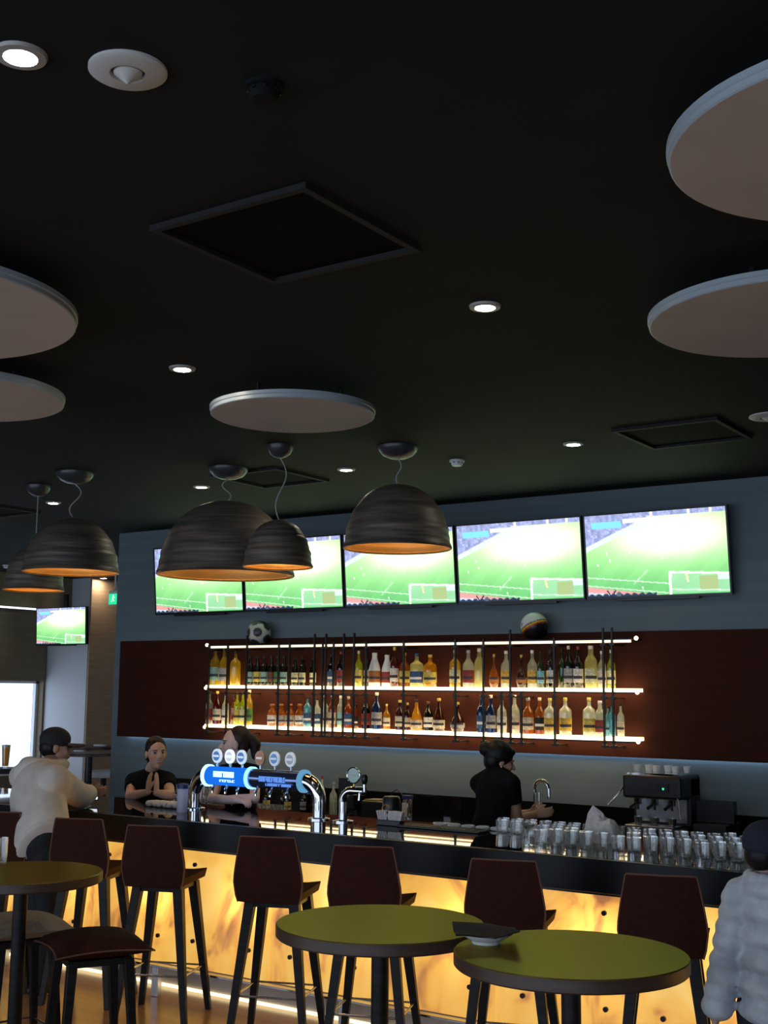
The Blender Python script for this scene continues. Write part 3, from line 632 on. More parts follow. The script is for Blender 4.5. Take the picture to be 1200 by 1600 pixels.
def cushion_stool(loc, rotz, M, label):
    t = thing('cushion_stool', label, 'stool', loc, rotz, 'cushion stools at the left table')
    n = 14; a = .235; vs = []; fs = []
    g = [-1+2*i/n for i in range(n+1)]
    for s in (1, -1):
        for v in g:
            for u in g:
                k = max(0, (1-u**2)*(1-v**2))**.38
                x = u*a*(1-.09*(1-v*v)); y = v*a*(1-.09*(1-u*u))
                vs.append((x, y, .755+s*(.052*k+.001)+(.012 if s > 0 else 0)*k-.012*(u*u*v*v)))
    m = n+1
    for j in range(n):
        for i in range(n):
            f = (j*m+i, j*m+i+1, (j+1)*m+i+1, (j+1)*m+i); fs.append(f); fs.append(tuple(m*m+q for q in reversed(f)))
    for i in range(n):
        for p, q in ((i, i+1), (n*m+i+1, n*m+i), ((i+1)*m, i*m), (i*m+n, (i+1)*m+n)): fs.append((q, p, m*m+p, m*m+q))
    MB().add(vs, fs).build('cushion', M, t, smooth=True)
    mb = MB()
    e = [(u*a*.915 if abs(u) < 1 else u*a, -a*(1-.09*(1-u*u))) for u in g]
    ring = [(u*a, -a*(1-.09*(1-u*u)), .755-.012*u*u) for u in g]+[(a*(1-.09*(1-u*u)), u*a, .755-.012*u*u) for u in g]+[(-u*a, a*(1-.09*(1-u*u)), .755-.012*u*u) for u in g]+[(-a*(1-.09*(1-u*u)), -u*a, .755-.012*u*u) for u in g]
    mb.tube(ring, .004, 6).build('piping', M_seam if M is M_leather else M, t, smooth=True)
    MB().box((-.15, -.15, .675), (.15, .15, .705)).build('seat_frame', M_leg, t)
    for sx in (-1, 1):
        for sy in (-1, 1): MB().bar((sx*.185, sy*.185, 0), (sx*.135, sy*.135, .70), .028, .046).build('leg', M_leg, t, bevel=.003)
    mb = MB(); q = lambda sx, sy, z: (sx*(.185-.05*z/.7), sy*(.185-.05*z/.7), z)
    for a_, b_ in (((-1, -1), (1, -1)), ((-1, 1), (1, 1)), ((-1, -1), (-1, 1)), ((1, -1), (1, 1))): mb.tube([q(*a_, .24), q(*b_, .24)], .006, 8)
    mb.build('footrest', M_steel, t, smooth=True)
cushion_stool((-4.64, 4.35, 0), math.radians(62), M_leather, 'dark brown leather cushion stool in front of the left round table')
cushion_stool((-5.28, 4.42, 0), math.radians(70), M_leather2, 'pale tan leather cushion stool at the left edge beside the brown one')

def round_table(loc, R, label):
    t = thing('round_table', label, 'table', loc, .4, 'tall round pub tables')
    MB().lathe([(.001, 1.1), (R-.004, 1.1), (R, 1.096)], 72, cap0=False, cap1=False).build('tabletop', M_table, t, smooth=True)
    MB().lathe([(R, 1.096), (R, 1.058), (R-.006, 1.052), (.001, 1.052)], 72, cap0=False).build('edge_band', M_tedge, t, smooth=True)
    MB().lathe([(.03, .012), (.034, .03), (.034, 1.03), (.08, 1.045), (.10, 1.052)], 28, cap0=False, cap1=False).build('column', M_leg, t, smooth=True)
    MB().lathe([(.19, 0), (.19, .008), (.18, .014), (.04, .018)], 40).build('base_plate', M_blackmetal, t, smooth=True)
round_table((-2.757, 4.066, 0), .405, 'tall round table in the middle with green reflection')
round_table((-1.926, 4.014, 0), .405, 'tall round table at the right holding the plate with black napkin')
round_table((-4.88, 4.09, 0), .385, 'tall round table at the left edge with brown top')
# plate with black napkin
t = thing('plate', 'small white plate on the left rim of the right round table', 'plate', (-2.235, 3.97, 1.1005))
MB().lathe([(.03, 0), (.05, .0), (.053, .010), (.094, .034), (.097, .037), (.088, .036), (.03, .014)], 40, cap0=True).build('dish', M_white, t, smooth=True)
nb = MB(); n = 10; vs = []; fs = []
for s in (0, .004):
    for j in range(n+1):
        for i in range(n+1):
            u = -1+2*i/n; v = -1+2*j/n; vs.append((.115*u, .105*v, .036+.018*max(0, 1-abs(u+v)*1.3)-.004*abs(u)+.006*math.sin(3*u+2*v)-s))
m = n+1
for j in range(n):
    for i in range(n): f = (j*m+i, j*m+i+1, (j+1)*m+i+1, (j+1)*m+i); fs += [f, tuple(m*m+q for q in reversed(f))]
nap = nb.add(vs, fs).build('napkin', mat('black_linen', (.02, .016, .013), .85, noise=((40, 40, 40), (.03, .024, .02), 2, .2)), None, loc=(-2.235, 3.97, 1.1005+.010), smooth=True, rot=(0, 0, .6))
tag(nap, 'folded black napkin lying on the white plate', 'napkin')

# ================================================================== THINGS ON THE BAR
M_clear = glassy('clear_drinking_glass', (.90, .92, .90), .96, .30, .03)
def glass_proto(kind):
    if kind == 'tumbler': prof = [(.028, 0), (.030, .003), (.037, .088), (.0345, .088), (.0275, .012), (.001, .012)]
    if kind == 'rocks': prof = [(.032, 0), (.035, .003), (.040, .078), (.0375, .078), (.032, .014), (.001, .014)]
    if kind == 'highball': prof = [(.026, 0), (.028, .003), (.032, .135), (.030, .135), (.025, .014), (.001, .014)]
    if kind == 'stem': prof = [(.034, 0), (.034, .003), (.006, .010), (.004, .02), (.004, .075), (.02, .09), (.046, .125), (.044, .125), (.018, .093), (.001, .085)]
    return MB().lathe(prof, 18, cap1=False).mesh('drinking_glass', M_clear, True)
GL = {k: glass_proto(k) for k in ('tumbler', 'rocks', 'highball', 'stem')}
def glass(kind, loc, label, group):
    o = bpy.data.objects.new({'stem': 'stemmed_glass'}.get(kind, 'drinking_glass'), GL[kind]); COL.objects.link(o); o.location = loc
    return tag(o, label, 'glass', group)
rg = random.Random(5); cnt = 0
words = dict(tumbler='clear tumbler', rocks='short clear rocks glass', highball='tall clear highball glass', stem='clear stemmed glass')
for j in range(5):
    for i in range(19):
        x = -3.78+i*.096+(.048 if j % 2 else 0); y = 6.50+j*.112
        if x < -3.30 and j < 2: continue
        if x < -3.55 and j < 3: continue
        if x > -2.18 and j > 2: continue
        if rg.random() < .06 or abs(x+3.04) < .16 and 1 < j < 4: continue
        k = 'rocks' if x < -3.35 else rg.choice(['tumbler', 'tumbler', 'rocks', 'rocks'])
        glass(k, (x+rg.uniform(-.003, .003), y+rg.uniform(-.004, .004), ZT+.0005), '%s, %s from left in %s row of washed glasses' % (words[k], ords[i], ('front', 'second', 'third', 'fourth', 'rear')[j]), 'washed glasses on the right of the bar')
for x, y, k, lb in ((-3.31, 6.38, 'stem', 'lone clear stemmed glass standing before the crowd of glasses'), (-1.945, 6.45, 'stem', 'clear stemmed glass at the right end of the crowd of glasses'), (-1.90, 6.62, 'rocks', 'low clear glass right of the last stemmed glass'),
                    (-1.80, 6.55, 'rocks', 'low clear glass furthest right on the bar'), (-7.35, 6.75, 'rocks', 'small clear glass on the bar left of the smiling barmaid'), (-7.18, 6.60, 'rocks', 'small clear glass at the elbow of the smiling barmaid'), (-7.50, 6.55, 'tumbler', 'clear tumbler on the bar beyond the man in the hoodie')):
    glass(k, (x, y, ZT+.0005), lb, 'single glasses on the bar')
# white cloth on the glasses
def crumple(name, c, s, M, label, cat, seed):
    bm = bmesh.new(); bmesh.ops.create_icosphere(bm, subdivisions=3, radius=1); r = random.Random(seed)
    ds = [(Vector((r.uniform(-1, 1), r.uniform(-1, 1), r.uniform(-.2, 1))).normalized(), r.uniform(.15, .5)) for _ in range(9)]
    for v in bm.verts:
        n = v.co.normalized(); k = .72+sum(a*max(0, n.dot(d))**6 for d, a in ds)-.15*abs(math.sin(n.x*7+n.y*5))
        v.co = Vector((n.x*s[0]*k, n.y*s[1]*k, max(-.0, n.z*s[2]*k) if n.z > 0 else 0))
    me = bpy.data.meshes.new(name); bm.to_mesh(me); bm.free(); me.materials.append(M)
    o = bpy.data.objects.new(name, me); COL.objects.link(o); o.location = c; return tag(o, label, cat)
crumple('towel', (-3.04, 6.80, ZT+.001), (.11, .075, .17), M_paper, 'crumpled white towel among the washed glasses', 'towel', 4)
# rolled napkins
for i in range(6):
    o = MB().caps((0, -.045, .023), .023, (0, .045, .023), .021, 10).build('rolled_napkin', M_paper, None, loc=(-6.58+.05*i, 6.70+.012*(i % 2), ZT+.001), smooth=True, rot=(0, 0, -.1+.04*i))
    tag(o, '%s white napkin roll from the left in front of the smiling barmaid' % ords[i], 'napkin', 'napkin rolls on the bar')
# white bottle with blue cap
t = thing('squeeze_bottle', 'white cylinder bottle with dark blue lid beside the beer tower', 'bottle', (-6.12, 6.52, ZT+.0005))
MB().lathe([(.036, 0), (.038, .004), (.038, .155), (.034, .165)], 20).build('body', mat('blue_lit_white_plastic', (.55, .55, .75), .4), t, smooth=True)  # white plastic; the blue light on it is mixed into the colour
MB().lathe([(.039, .163), (.039, .19), (.03, .197)], 20).build('lid', mat('navy_lid', (.02, .03, .15), .4), t, smooth=True)
# beer tower
bt = thing('beer_tower', 'chrome beer tower with blue glowing tube and six round tap badges', 'beer tower', (0, 0, 0))
ya, xa, xb, za, rt = 6.75, -6.21, -5.085, 1.365, .066
xm = -5.68
for x, sgn in ((xa, 1), (xb, -1)):
    pts = [(x, ya, ZT+.012), (x, ya, za-.14)]+arc((x+sgn*.13, ya, za-.13), .13, PI if sgn > 0 else 0, PI/2, (1, 0, 0), (0, 0, 1), 8)
    n_ = len(pts); rr = [.046]*2+[.046+(.058-.046)*i/8 for i in range(9)]
    MB().tube(pts, rr, 20).build('elbow_leg', M_chrome, bt, smooth=True)
    MB().lathe([(.075, 0), (.075, .008), (.05, .014)], 28, c=(x, ya, ZT+.0005)).build('base_flange', M_chrome, bt, smooth=True)
MB().tube([(xa+.13, ya, za), (xm, ya, za)], rt, 28).build('lit_tube', emis('blue_tube_glow', (.012, .20, 1), .85), bt, smooth=True)
MB().tube([(xm, ya, za), (xb-.13, ya, za)], rt, 28).build('clear_tube', mat('blue_tinted_chrome', (.16, .22, .42), .12, .85), bt, smooth=True)
for x, s in ((xa+.125, 4.0), (xm, 2.2), (xb-.13, .55)):
    MB().tube([(x-.012, ya, za), (x+.012, ya, za)], rt+.012, 28).build('ring', emis('blue_ring_%d' % int(s*10), (.22, .6, 1), s), bt, smooth=True)
rs_ = random.Random(2)
for x0, x1, z, h, nm_, s in ((-5.98, -5.79, za+.018, .040, 'lit_sign', 2.0), (-5.92, -5.78, za-.026, .016, 'lit_sign', 2.0), (-5.56, -5.34, za+.004, .036, 'sign', .9), (-5.50, -5.30, za-.032, .018, 'sign', .9)):
    mb = MB(); x = x0                                         # blurred lettering: unreadable strokes
    while x < x1:
        wd = rs_.uniform(.012, .022); mb.box((x, ya-rt-.006, z-h/2), (x+wd*.35, ya-rt-.001, z+h/2))
        if rs_.random() < .8: mb.box((x, ya-rt-.006, z+h*.3), (x+wd, ya-rt-.001, z+h/2))
        if rs_.random() < .7: mb.box((x, ya-rt-.006, z-h/2), (x+wd, ya-rt-.001, z-h*.3))
        if rs_.random() < .6: mb.box((x+wd*.65, ya-rt-.006, z-h/2), (x+wd, ya-rt-.001, z+h/2))
        x += wd+.004
    mb.build(nm_, emis('sign_glow_%d' % int(s*10), (.45, .85, 1) if s > 1 else (.15, .35, 1), s), bt)
badges = [(-6.00, 'blue', .03, 1), (-5.88, 'white', .03, 2), (-5.77, 'blue', .03, 1), (-5.60, 'bronze', .0, 0), (-5.47, 'blue', 0, 0), (-5.33, 'grey', 0, 0)]
BC = dict(blue=(.10, .25, .6), white=(.9, .92, 1), bronze=(.35, .15, .08), grey=(.35, .35, .42))
for x, c_, e_, lit in badges:
    hd = MB().tube([(x, ya, za+rt-.004), (x, ya-.005, za+rt+.06)], .011, 10).build('tap_stem', M_chrome, bt, smooth=True)
    zc = za+rt+.075
    b_ = MB(); pts = []
    def oval(y0, y1, sx, sz, M, nm_):
        n = 28; vs = [(x+sx*math.cos(2*PI*j/n), y, zc+sz*math.sin(2*PI*j/n)) for y in (y0, y1) for j in range(n)]
        return MB().add(vs, [tuple(range(n)), tuple(reversed(range(n, 2*n)))]+[(j, n+j, n+(j+1) % n, (j+1) % n) for j in range(n)]).build(nm_, M, hd, smooth=True)
    lite = mat('lit_badge_white_%d' % lit, (.85, .87, .9), .3, emit=(.75, .88, 1), es=[.28, .55, .9][lit])
    oval(ya-.020, ya-.002, .042, .050, lite if c_ != 'bronze' else mat('bronze_badge', (.5, .28, .2), .3, .3), 'badge')
    oval(ya-.023, ya-.0201, .030, .034, mat('badge_'+c_, BC[c_], .3, emit=BC[c_], es=.35), 'badge_face')
    mb = MB(); mb.box((x-.025, ya-.026, zc-.007), (x+.025, ya-.0231, zc+.007)); mb.build('badge_band', lite, hd)
    MB().tube([(x, ya-.03, za-rt+.012), (x, ya-.05, za-rt-.02), (x, ya-.052, za-rt-.05)], .009, 8).build('spout', M_chrome, bt, smooth=True)
# small single tap
st = thing('single_tap', 'small chrome beer tap with round clear badge right of the beer tower', 'beer tap', (-4.87, 6.73, ZT+.0005))
MB().lathe([(.07, 0), (.07, .008), (.04, .014)], 24).build('base_flange', M_chrome, st, smooth=True)
MB().tube([(0, 0, .01), (0, 0, .13)]+arc((.075, 0, .13), .075, PI, PI/2, (1, 0, 0), (0, 0, 1), 7)+[(.17, 0, .205)], .030, 18).build('bent_pipe', M_chrome, st, smooth=True)
MB().tube([(.085, 0, .23), (.085, 0, .26)], .008, 8).build('badge_stem', mat('brass', (.6, .42, .12), .3, 1), st, smooth=True)
MB().tube([(.085, .008, .305), (.085, -.008, .305)], .052, 28).build('badge', mat('grey_green_badge', (.25, .32, .28), .25, .4), st, smooth=True)
MB().tube(arc((.085, -.009, .305), .051, 0, 2*PI, (1, 0, 0), (0, 0, 1), 28), .004, 6).build('badge_rim', M_chrome, st, smooth=True)
MB().box((.048, -.0125, .300), (.122, -.0081, .310)).build('badge_band', mat('pale_band', (.6, .65, .6), .4), st, rot=None)
MB().tube([(.17, 0, .20), (.17, 0, .25)], .012, 10).build('handle_stem', M_chrome, st, smooth=True)
MB().lathe([(.012, .25), (.02, .27), (.021, .30), (.012, .315)], 14, c=(.17, 0, 0)).build('handle', M_black, st, smooth=True)
MB().tube([(.165, -.02, .20), (.165, -.05, .19), (.165, -.055, .15)], .009, 8).build('spout', M_chrome, st, smooth=True)
t = tag(MB().lathe([(.055, 0), (.06, .01), (.06, .15), (.05, .165)], 24).build('ice_bucket', M_black, None, loc=(-4.62, 6.93, ZT+.0005), smooth=True), 'black bucket with gold ring mark behind the small tap', 'bucket')
MB().tube(arc((-.0, -.062, .09), .024, .4, 5.9, (1.25, 0, 0), (0, 0, 1), 20), .004, 6).build('gold_mark', mat('gold_print', (.7, .4, .05), .35, .6), t, smooth=True)
# napkin/straw holder
t = thing('napkin_holder', 'black holder with two fans of white paper napkins on the bar', 'napkin holder', (-4.50, 6.74, ZT+.0005))
MB().box((-.09, -.03, 0), (.09, .03, .035)).build('box', M_black, t, bevel=.004)
for k, xc in enumerate((-.055, .04)):
    n = 5 if k == 0 else 8
    for j in range(n):
        a = (j/(n-1)-.5)*(.7 if k == 0 else .6); x = xc+(j-(n-1)/2)*.011
        MB().bar((x, 0, .02), (x+.055*math.sin(a), 0, .085+.008*math.cos(3*a)), .008, .016, .03, .03).build('napkin', M_paper, t)
# bar mat with coasters
t = thing('bar_mat', 'long black rubber bar mat beside the napkin holder', 'bar mat', (-4.12, 6.76, ZT+.0005))
MB().box((-.30, -.07, 0), (.30, .07, .014)).build('mat', M_black, t, bevel=.004)
mb = MB()
for i in range(19): mb.box((-.28+i*.03, -.06, .014), (-.27+i*.03, .06, .017))
mb.build('ribs', M_black, t)
for i in range(6):
    o = MB().lathe([(.04, 0), (.045, .004), (.045, .016), (.036, .02), (.03, .008), (.001, .008)], 20, cap1=False).build('ashtray', mat('pale_glass_dish', (.5, .55, .6), .15), None, loc=(-4.24+.105*i, 6.93, ZT+.0005), smooth=True)
    tag(o, '%s pale glass dish from the left in the row behind the bar mat' % ords[i], 'dish', 'row of glass dishes')
# cartons at the right end
for x, c_, nm_ in ((-2.10, (.12, .35, .06), 'green'), (-1.97, (.55, .54, .52), 'white')):
    t = thing('carton', '%s paper carton at the right end of the bar' % nm_, 'carton', (x, 6.86, ZT+.0005))
    M_ = mat('carton_'+nm_, c_, .6, noise=((20, 20, 20), tuple(v*.85 for v in c_), 2, 0))
    MB().box((-.055, -.04, 0), (.055, .04, .13)).build('box', M_, t, bevel=.003); MB().box((-.055, -.041, .126), (.055, .041, .134)).build('lid_flap', M_, t)

# ================================================================== THINGS ON THE BACK COUNTER
def bx(px_, y): return on_y(px_, 1240, y).x
# coffee machine
x0, x1 = bx(988, 9.45), bx(1078, 9.45); W = x1-x0
t = thing('coffee_machine', 'black espresso machine with chrome group heads on the back counter', 'coffee machine', ((x0+x1)/2, 9.45, ZB))
MB().box((-W/2, -.22, .0), (W/2, .24, .12)).build('base', M_black, t, bevel=.01)
MB().box((-W/2, .02, .12), (W/2, .24, .5)).build('rear_body', M_black, t, bevel=.012)
MB().box((-W/2, -.2, .34), (W/2, .24, .52)).build('head', M_black, t, bevel=.02)
MB().box((-W/2+.02, -.21, .10), (W/2-.06, .02, .135)).build('drip_tray', M_steel, t, bevel=.004)
MB().box((-W/2+.03, -.17, .52), (W/2-.03, .2, .535)).build('cup_rail', M_chrome, t)
MB().box((-W/2+.03, .005, .15), (W/2-.03, .019, .33)).build('steel_backplate', M_steel, t)
for cx in range(6):
    MB().lathe([(.026, 0), (.034, .05), (.031, .05), (.024, .004)], 14, c=(-.2+.08*cx, .02+.05*(cx % 2), .536), cap1=False).build('warming_cup', M_white, t, smooth=True)
MB().box((W*.10, -.208, .40), (W*.30, -.2, .46)).build('control_panel', M_blackmetal, t)
MB().box((W*.2, -.214, .415), (W*.2+.014, -.208, .43)).build('indicator', emis('green_led', (.05, .9, .35), 1.2), t)
for gx in (-.14, .0, .14):
    g_ = MB().lathe([(.032, .29), (.032, .34)], 16, c=(gx, -.13, 0)).build('group_head', M_chrome, t, smooth=True)
    MB().tube([(gx, -.15, .30), (gx, -.27, .275)], [.011, .014], 10).build('filter_handle', M_black, g_, smooth=True)
    MB().tube([(gx, -.13, .29), (gx, -.13, .25)], .012, 10).build('spout', M_chrome, g_, smooth=True)
    MB().lathe([(.022, .136), (.03, .14), (.034, .195), (.031, .195), (.027, .142)], 16, c=(gx, -.13, 0), cap1=False).build('cup', M_steel, g_, smooth=True)
MB().tube([(-W/2-.0, -.19, .42), (-W/2-.03, -.23, .36), (-W/2-.10, -.25, .28)], .009, 8).build('steam_wand', M_steel, t, smooth=True)
MB().tube([(W/2-.03, -.19, .36), (W/2+.0, -.22, .2)], .008, 8).build('hot_water_spout', M_chrome, t, smooth=True)
# dark boxes right of it
t = thing('cash_register', 'dark square till with flat display right of the coffee machine', 'till', (bx(1118, 9.45), 9.45, ZB))
MB().box((-.13, -.16, 0), (.13, .16, .17)).build('drawer', M_black, t, bevel=.006); MB().box((-.15, -.02, .17), (.15, .05, .34)).build('display', mat('dim_display', (.012, .014, .018), .2), t, bevel=.006)
# sink stand, faucet
sk = thing('sink_stand', 'dark sink cabinet in front of the barmaid on the right', 'sink', (-3.90, 8.17, 0))
MB().box((-.38, -.25, .0), (.38, .25, .87)).build('cabinet', M_black, sk, bevel=.004)
mb = MB(); mb.box((-.4, -.27, .87), (-.22, .27, .9)); mb.box((.12, -.27, .87), (.4, .27, .9)); mb.box((-.22, -.27, .87), (.12, -.2, .9)); mb.box((-.22, .14, .87), (.12, .27, .9)); mb.build('rim', M_steel, sk)
MB().box((-.22, -.2, .871), (.12, .14, .876)).build('basin', M_steel, sk)
fx = bx(836, 8.36)
t = thing('faucet', 'tall curved chrome faucet at the sink by the barmaid on the right', 'faucet', (fx-.01, 8.38, .9005))
MB().lathe([(.03, 0), (.03, .02), (.02, .035)], 16).build('base', M_chrome, t, smooth=True)
MB().tube([(0, 0, .02), (0, 0, .36)]+arc((.065, -.02, .36), .068, PI, .15, (1, -.25, 0), (0, 0, 1), 10)+[(.135, -.037, .30)], .013, 12).build('gooseneck', M_chrome, t, smooth=True)
MB().tube([(0, 0, .06), (.0, -.06, .09)], .007, 8).build('lever', M_chrome, t, smooth=True)
# fruit box
t = thing('garnish_box', 'small steel garnish box with yellow lemons by the faucet', 'garnish box', (bx(878, 8.25), 8.25, .9005))
mb = MB(); mb.box((-.09, -.06, 0), (.09, .06, .01)); mb.box((-.09, -.06, .01), (.09, -.054, .10)); mb.box((-.09, .054, .01), (.09, .06, .10)); mb.box((-.09, -.054, .01), (-.084, .054, .10)); mb.box((.084, -.054, .01), (.09, .054, .10)); mb.build('tray', M_steel, t)
for k, (dx, dy) in enumerate(((-.045, 0), (.0, .015), (.045, -.01))):
    o = MB().ell((0, 0, 0), (.033, .026, .026), 12, 8).build('lemon', mat('lemon_peel', (.65, .42, .03), .45), None, loc=(bx(878, 8.25)+dx, 8.25+dy, .9005+.085), smooth=True)
    tag(o, '%s lemon from the left in the small steel garnish box' % ords[k], 'lemon', 'lemons in the garnish box')
# receipt printer with cable
t = thing('receipt_printer', 'black receipt printer with curved cable on the back counter', 'printer', (bx(596, 9.4), 9.4, ZB))
MB().box((-.15, -.12, 0), (.15, .12, .17)).build('body', M_black, t, bevel=.02)
MB().box((-.12, -.10, .17), (.02, .06, .178)).build('paper_lid', mat('dull_yellow_lid', (.25, .2, .08), .5), t, bevel=.003)
MB().tube([(.06, .05, .16), (.08, .05, .24), (.14, .05, .27), (.2, .05, .22), (.23, .05, .12)], .006, 8).build('cable', M_black, t, smooth=True)
# clear jug with blue lid
t = thing('water_bottle', 'clear square bottle with dark blue lid and white label on the back counter', 'bottle', (bx(637, 9.35), 9.35, ZB))
MB().lathe([(.042, 0), (.044, .006), (.044, .19), (.04, .2)], 20).build('body', M_clear, t, smooth=True)
MB().box((-.03, -.047, .05), (.025, -.0445, .17)).build('label', M_paper, t)
MB().box((-.045, -.03, .2), (.045, .03, .235)).build('lid', mat('navy_lid', (.02, .03, .15), .4), t, bevel=.005)
# menu tablet, bottles behind the tower
t = thing('tablet_stand', 'black upright tablet on a stand behind the small beer tap', 'tablet', (bx(541, 9.5), 9.5, ZB))
MB().box((-.085, -.012, .06), (.085, .012, .34)).build('tablet', M_black, t, bevel=.006); MB().box((-.06, -.05, 0), (.06, .05, .012)).build('foot', M_black, t); MB().box((-.02, .0, .012), (.02, .02, .08)).build('neck', M_black, t)
bb = [(488, .33, .03, 'dark', None, 'dark'), (497, .28, .034, 'brown', 'dark', 'dark'), (508, .36, .03, 'clear', 'cream', 'red'), (517, .30, .036, 'clear', None, 'grey'), (455, .22, .034, 'dark', 'yel', 'dark'), (438, .22, .034, 'dark', None, 'dark'), (422, .22, .034, 'dark', 'yel', 'cream'), (470, .22, .03, 'dark', 'grey', 'dark')]
for i, (xp, H, R, g, l, c_) in enumerate(sorted(bb)):
    t = thing('bottle', '%s bottle%s, %s from left behind the beer tower' % (NAMES[g], ', %s label' % NAMES[l] if l else '', ords[i]), 'bottle', (bx(xp, 9.4), 9.4+(.04 if i % 2 else -.05), ZB), .4, 'bottles behind the beer tower')
    bottle_parts(t, H, R, 'std', g, l, c_)
# paper stack
t = thing('menu_stack', 'short stack of pale paper menus on the back counter', 'menus', (bx(655, 9.3), 9.3, ZB), .2)
for i in range(3): MB().box((.12+.004*i, -.1, .006*i), (.34-.003*i, .06, .006*i+.0055)).build('menu', M_paper, t)
o = MB().box((-.05, -.03, 0), (.05, .03, .035)).build('soap_box', mat('dull_gold_box', (.35, .28, .12), .4), None, loc=(bx(700, 9.3), 9.22, ZB), bevel=.004); tag(o, 'small dull gold box lying on the back counter', 'box')
# stacked glasses at the left on the back counter
for j in range(3):
    for i in range(9):
        glass('tumbler', (bx(278, 9.4)+i*.083, 9.32+.085*j, ZB+.0005), 'clear tumbler, %s from left in %s row on the back counter' % (ords[i], ('front', 'middle', 'rear')[j]), 'tumblers on the back counter at the left')
        if j > 0: glass('tumbler', (bx(278, 9.4)+i*.083, 9.32+.085*j, ZB+.0965), 'clear tumbler stacked atop another, %s from left, %s row, back counter' % (ords[i], ('front', 'middle', 'rear')[j]), 'stacked tumblers on the back counter at the left')
for i in range(7): glass('rocks', (bx(395, 9.4)+i*.088, 9.23, ZB+.0005), '%s short clear glass from the left in the row behind the beer tower' % ords[i], 'short glasses behind the beer tower')

# glass on the left table
glass('highball', tuple(on_z(1, 1352, 1.1))[:2]+(1.1005,), 'clear highball glass on the left round table at the picture edge', None)

# ================================================================== FAR LEFT CORNER
def far_table(loc, label):
    t = thing('round_table', label, 'table', loc, 0, 'far high tables')
    MB().lathe([(.001, 1.1), (.39, 1.1), (.395, 1.095), (.395, 1.06), (.001, 1.055)], 40, cap0=False).build('tabletop', M_tedge, t, smooth=True)
    MB().lathe([(.035, .01), (.035, 1.055)], 16).build('column', M_leg, t, smooth=True); MB().lathe([(.17, 0), (.17, .012), (.04, .016)], 24).build('base_plate', M_blackmetal, t, smooth=True)
far_table((-14.0, 12.85, 0), 'far high table holding white napkin rolls, before the tan cladding')
far_table((-12.72, 11.72, 0), 'nearer far high table with a black column beside the wall end')
for (x, y), lb in (((-14.15, 12.75), 'white folded napkin on the far high table, left one'), ((-13.85, 12.95), 'white folded napkin on the far high table, right one'), ((-14.28, 12.95), 'white folded napkin on the far high table behind the cap')):
    o = MB().box((-.09, -.05, 0), (.09, .05, .03)).build('folded_napkin', M_white, None, loc=(x, y, 1.1005), bevel=.01, rot=(0, 0, .5)); tag(o, lb, 'napkin', 'napkins on the far table')
t = thing('round_stool', 'white padded round stool below the far high table', 'stool', (-12.85, 12.1, 0))
MB().lathe([(.12, .74), (.2, .75), (.225, .79), (.2, .835), (.1, .845)], 32).build('seat_pad', M_white, t, smooth=True)
MB().lathe([(.045, .02), (.04, .74)], 16).build('column', M_leg, t, smooth=True); MB().lathe([(.2, 0), (.2, .012), (.045, .02)], 24).build('base_plate', M_blackmetal, t, smooth=True)
# dark ledge with an amber beer, at the far left
lp = on_x(8, 1200, -10.6)
t = thing('ledge_table', 'dark narrow high ledge at the left picture edge', 'ledge', (lp.x, lp.y, 0), .75)
MB().box((-.7, -.2, lp.z-.05), (.28, .2, lp.z)).build('top', M_leg, t, bevel=.004)
for x in (-.6, .18): MB().box((x-.03, -.15, 0), (x+.03, .15, lp.z-.05)).build('leg', M_leg, t)
t = thing('beer_glass', 'tall amber beer glass on the dark ledge at the left edge', 'glass', (lp.x, lp.y, lp.z+.0005))
MB().lathe([(.032, 0), (.034, .01), (.046, .24), (.043, .24), (.03, .02), (.001, .02)], 20, cap1=False).build('glass', M_clear, t, smooth=True)
MB().lathe([(.029, .021), (.041, .21)], 20).build('beer', glassy('lager', (.75, .45, .06), .4, .1), t, smooth=True)
MB().lathe([(.041, .211), (.042, .235), (.02, .24)], 20).build('foam', M_white, t, smooth=True)
# ================================================================== PEOPLE
def grown(name, mb, M, parent, voxel=.007, smooth=4, tint=None):
    """one continuous skin grown over overlapping limbs, then smoothed"""
    me = mb.mesh(name+'_core', M); o = bpy.data.objects.new(name+'_core', me); COL.objects.link(o)
    r = o.modifiers.new('r', 'REMESH'); r.mode = 'VOXEL'; r.voxel_size = voxel
    s = o.modifiers.new('s', 'SMOOTH'); s.factor = .5; s.iterations = smooth
    dg = bpy.context.evaluated_depsgraph_get(); ev = o.evaluated_get(dg)
    m2 = bpy.data.meshes.new_from_object(ev, depsgraph=dg); m2.name = name
    bpy.data.objects.remove(o); bpy.data.meshes.remove(me)
    m2.polygons.foreach_set('use_smooth', [True]*len(m2.polygons))
    m2.materials.clear(); m2.materials.append(M)
    if tint:
        a = m2.color_attributes.new('tint', 'FLOAT_COLOR', 'POINT')
        for i, v in enumerate(m2.vertices): a.data[i].color = (*tint(v.co), 1)
    q = bpy.data.objects.new(name, m2); COL.objects.link(q); q.parent = parent
    return q
def frame(fwd, pitch=0, up=(0, 0, 1)):
    f = Vector(fwd).normalized(); u = Vector(up); x = f.cross(u).normalized(); u = x.cross(f)
    f2 = f*math.cos(pitch)+u*math.sin(pitch); u2 = x.cross(f2)
    return Matrix((x, f2, u2)).transposed()                 # columns: right, forward, up
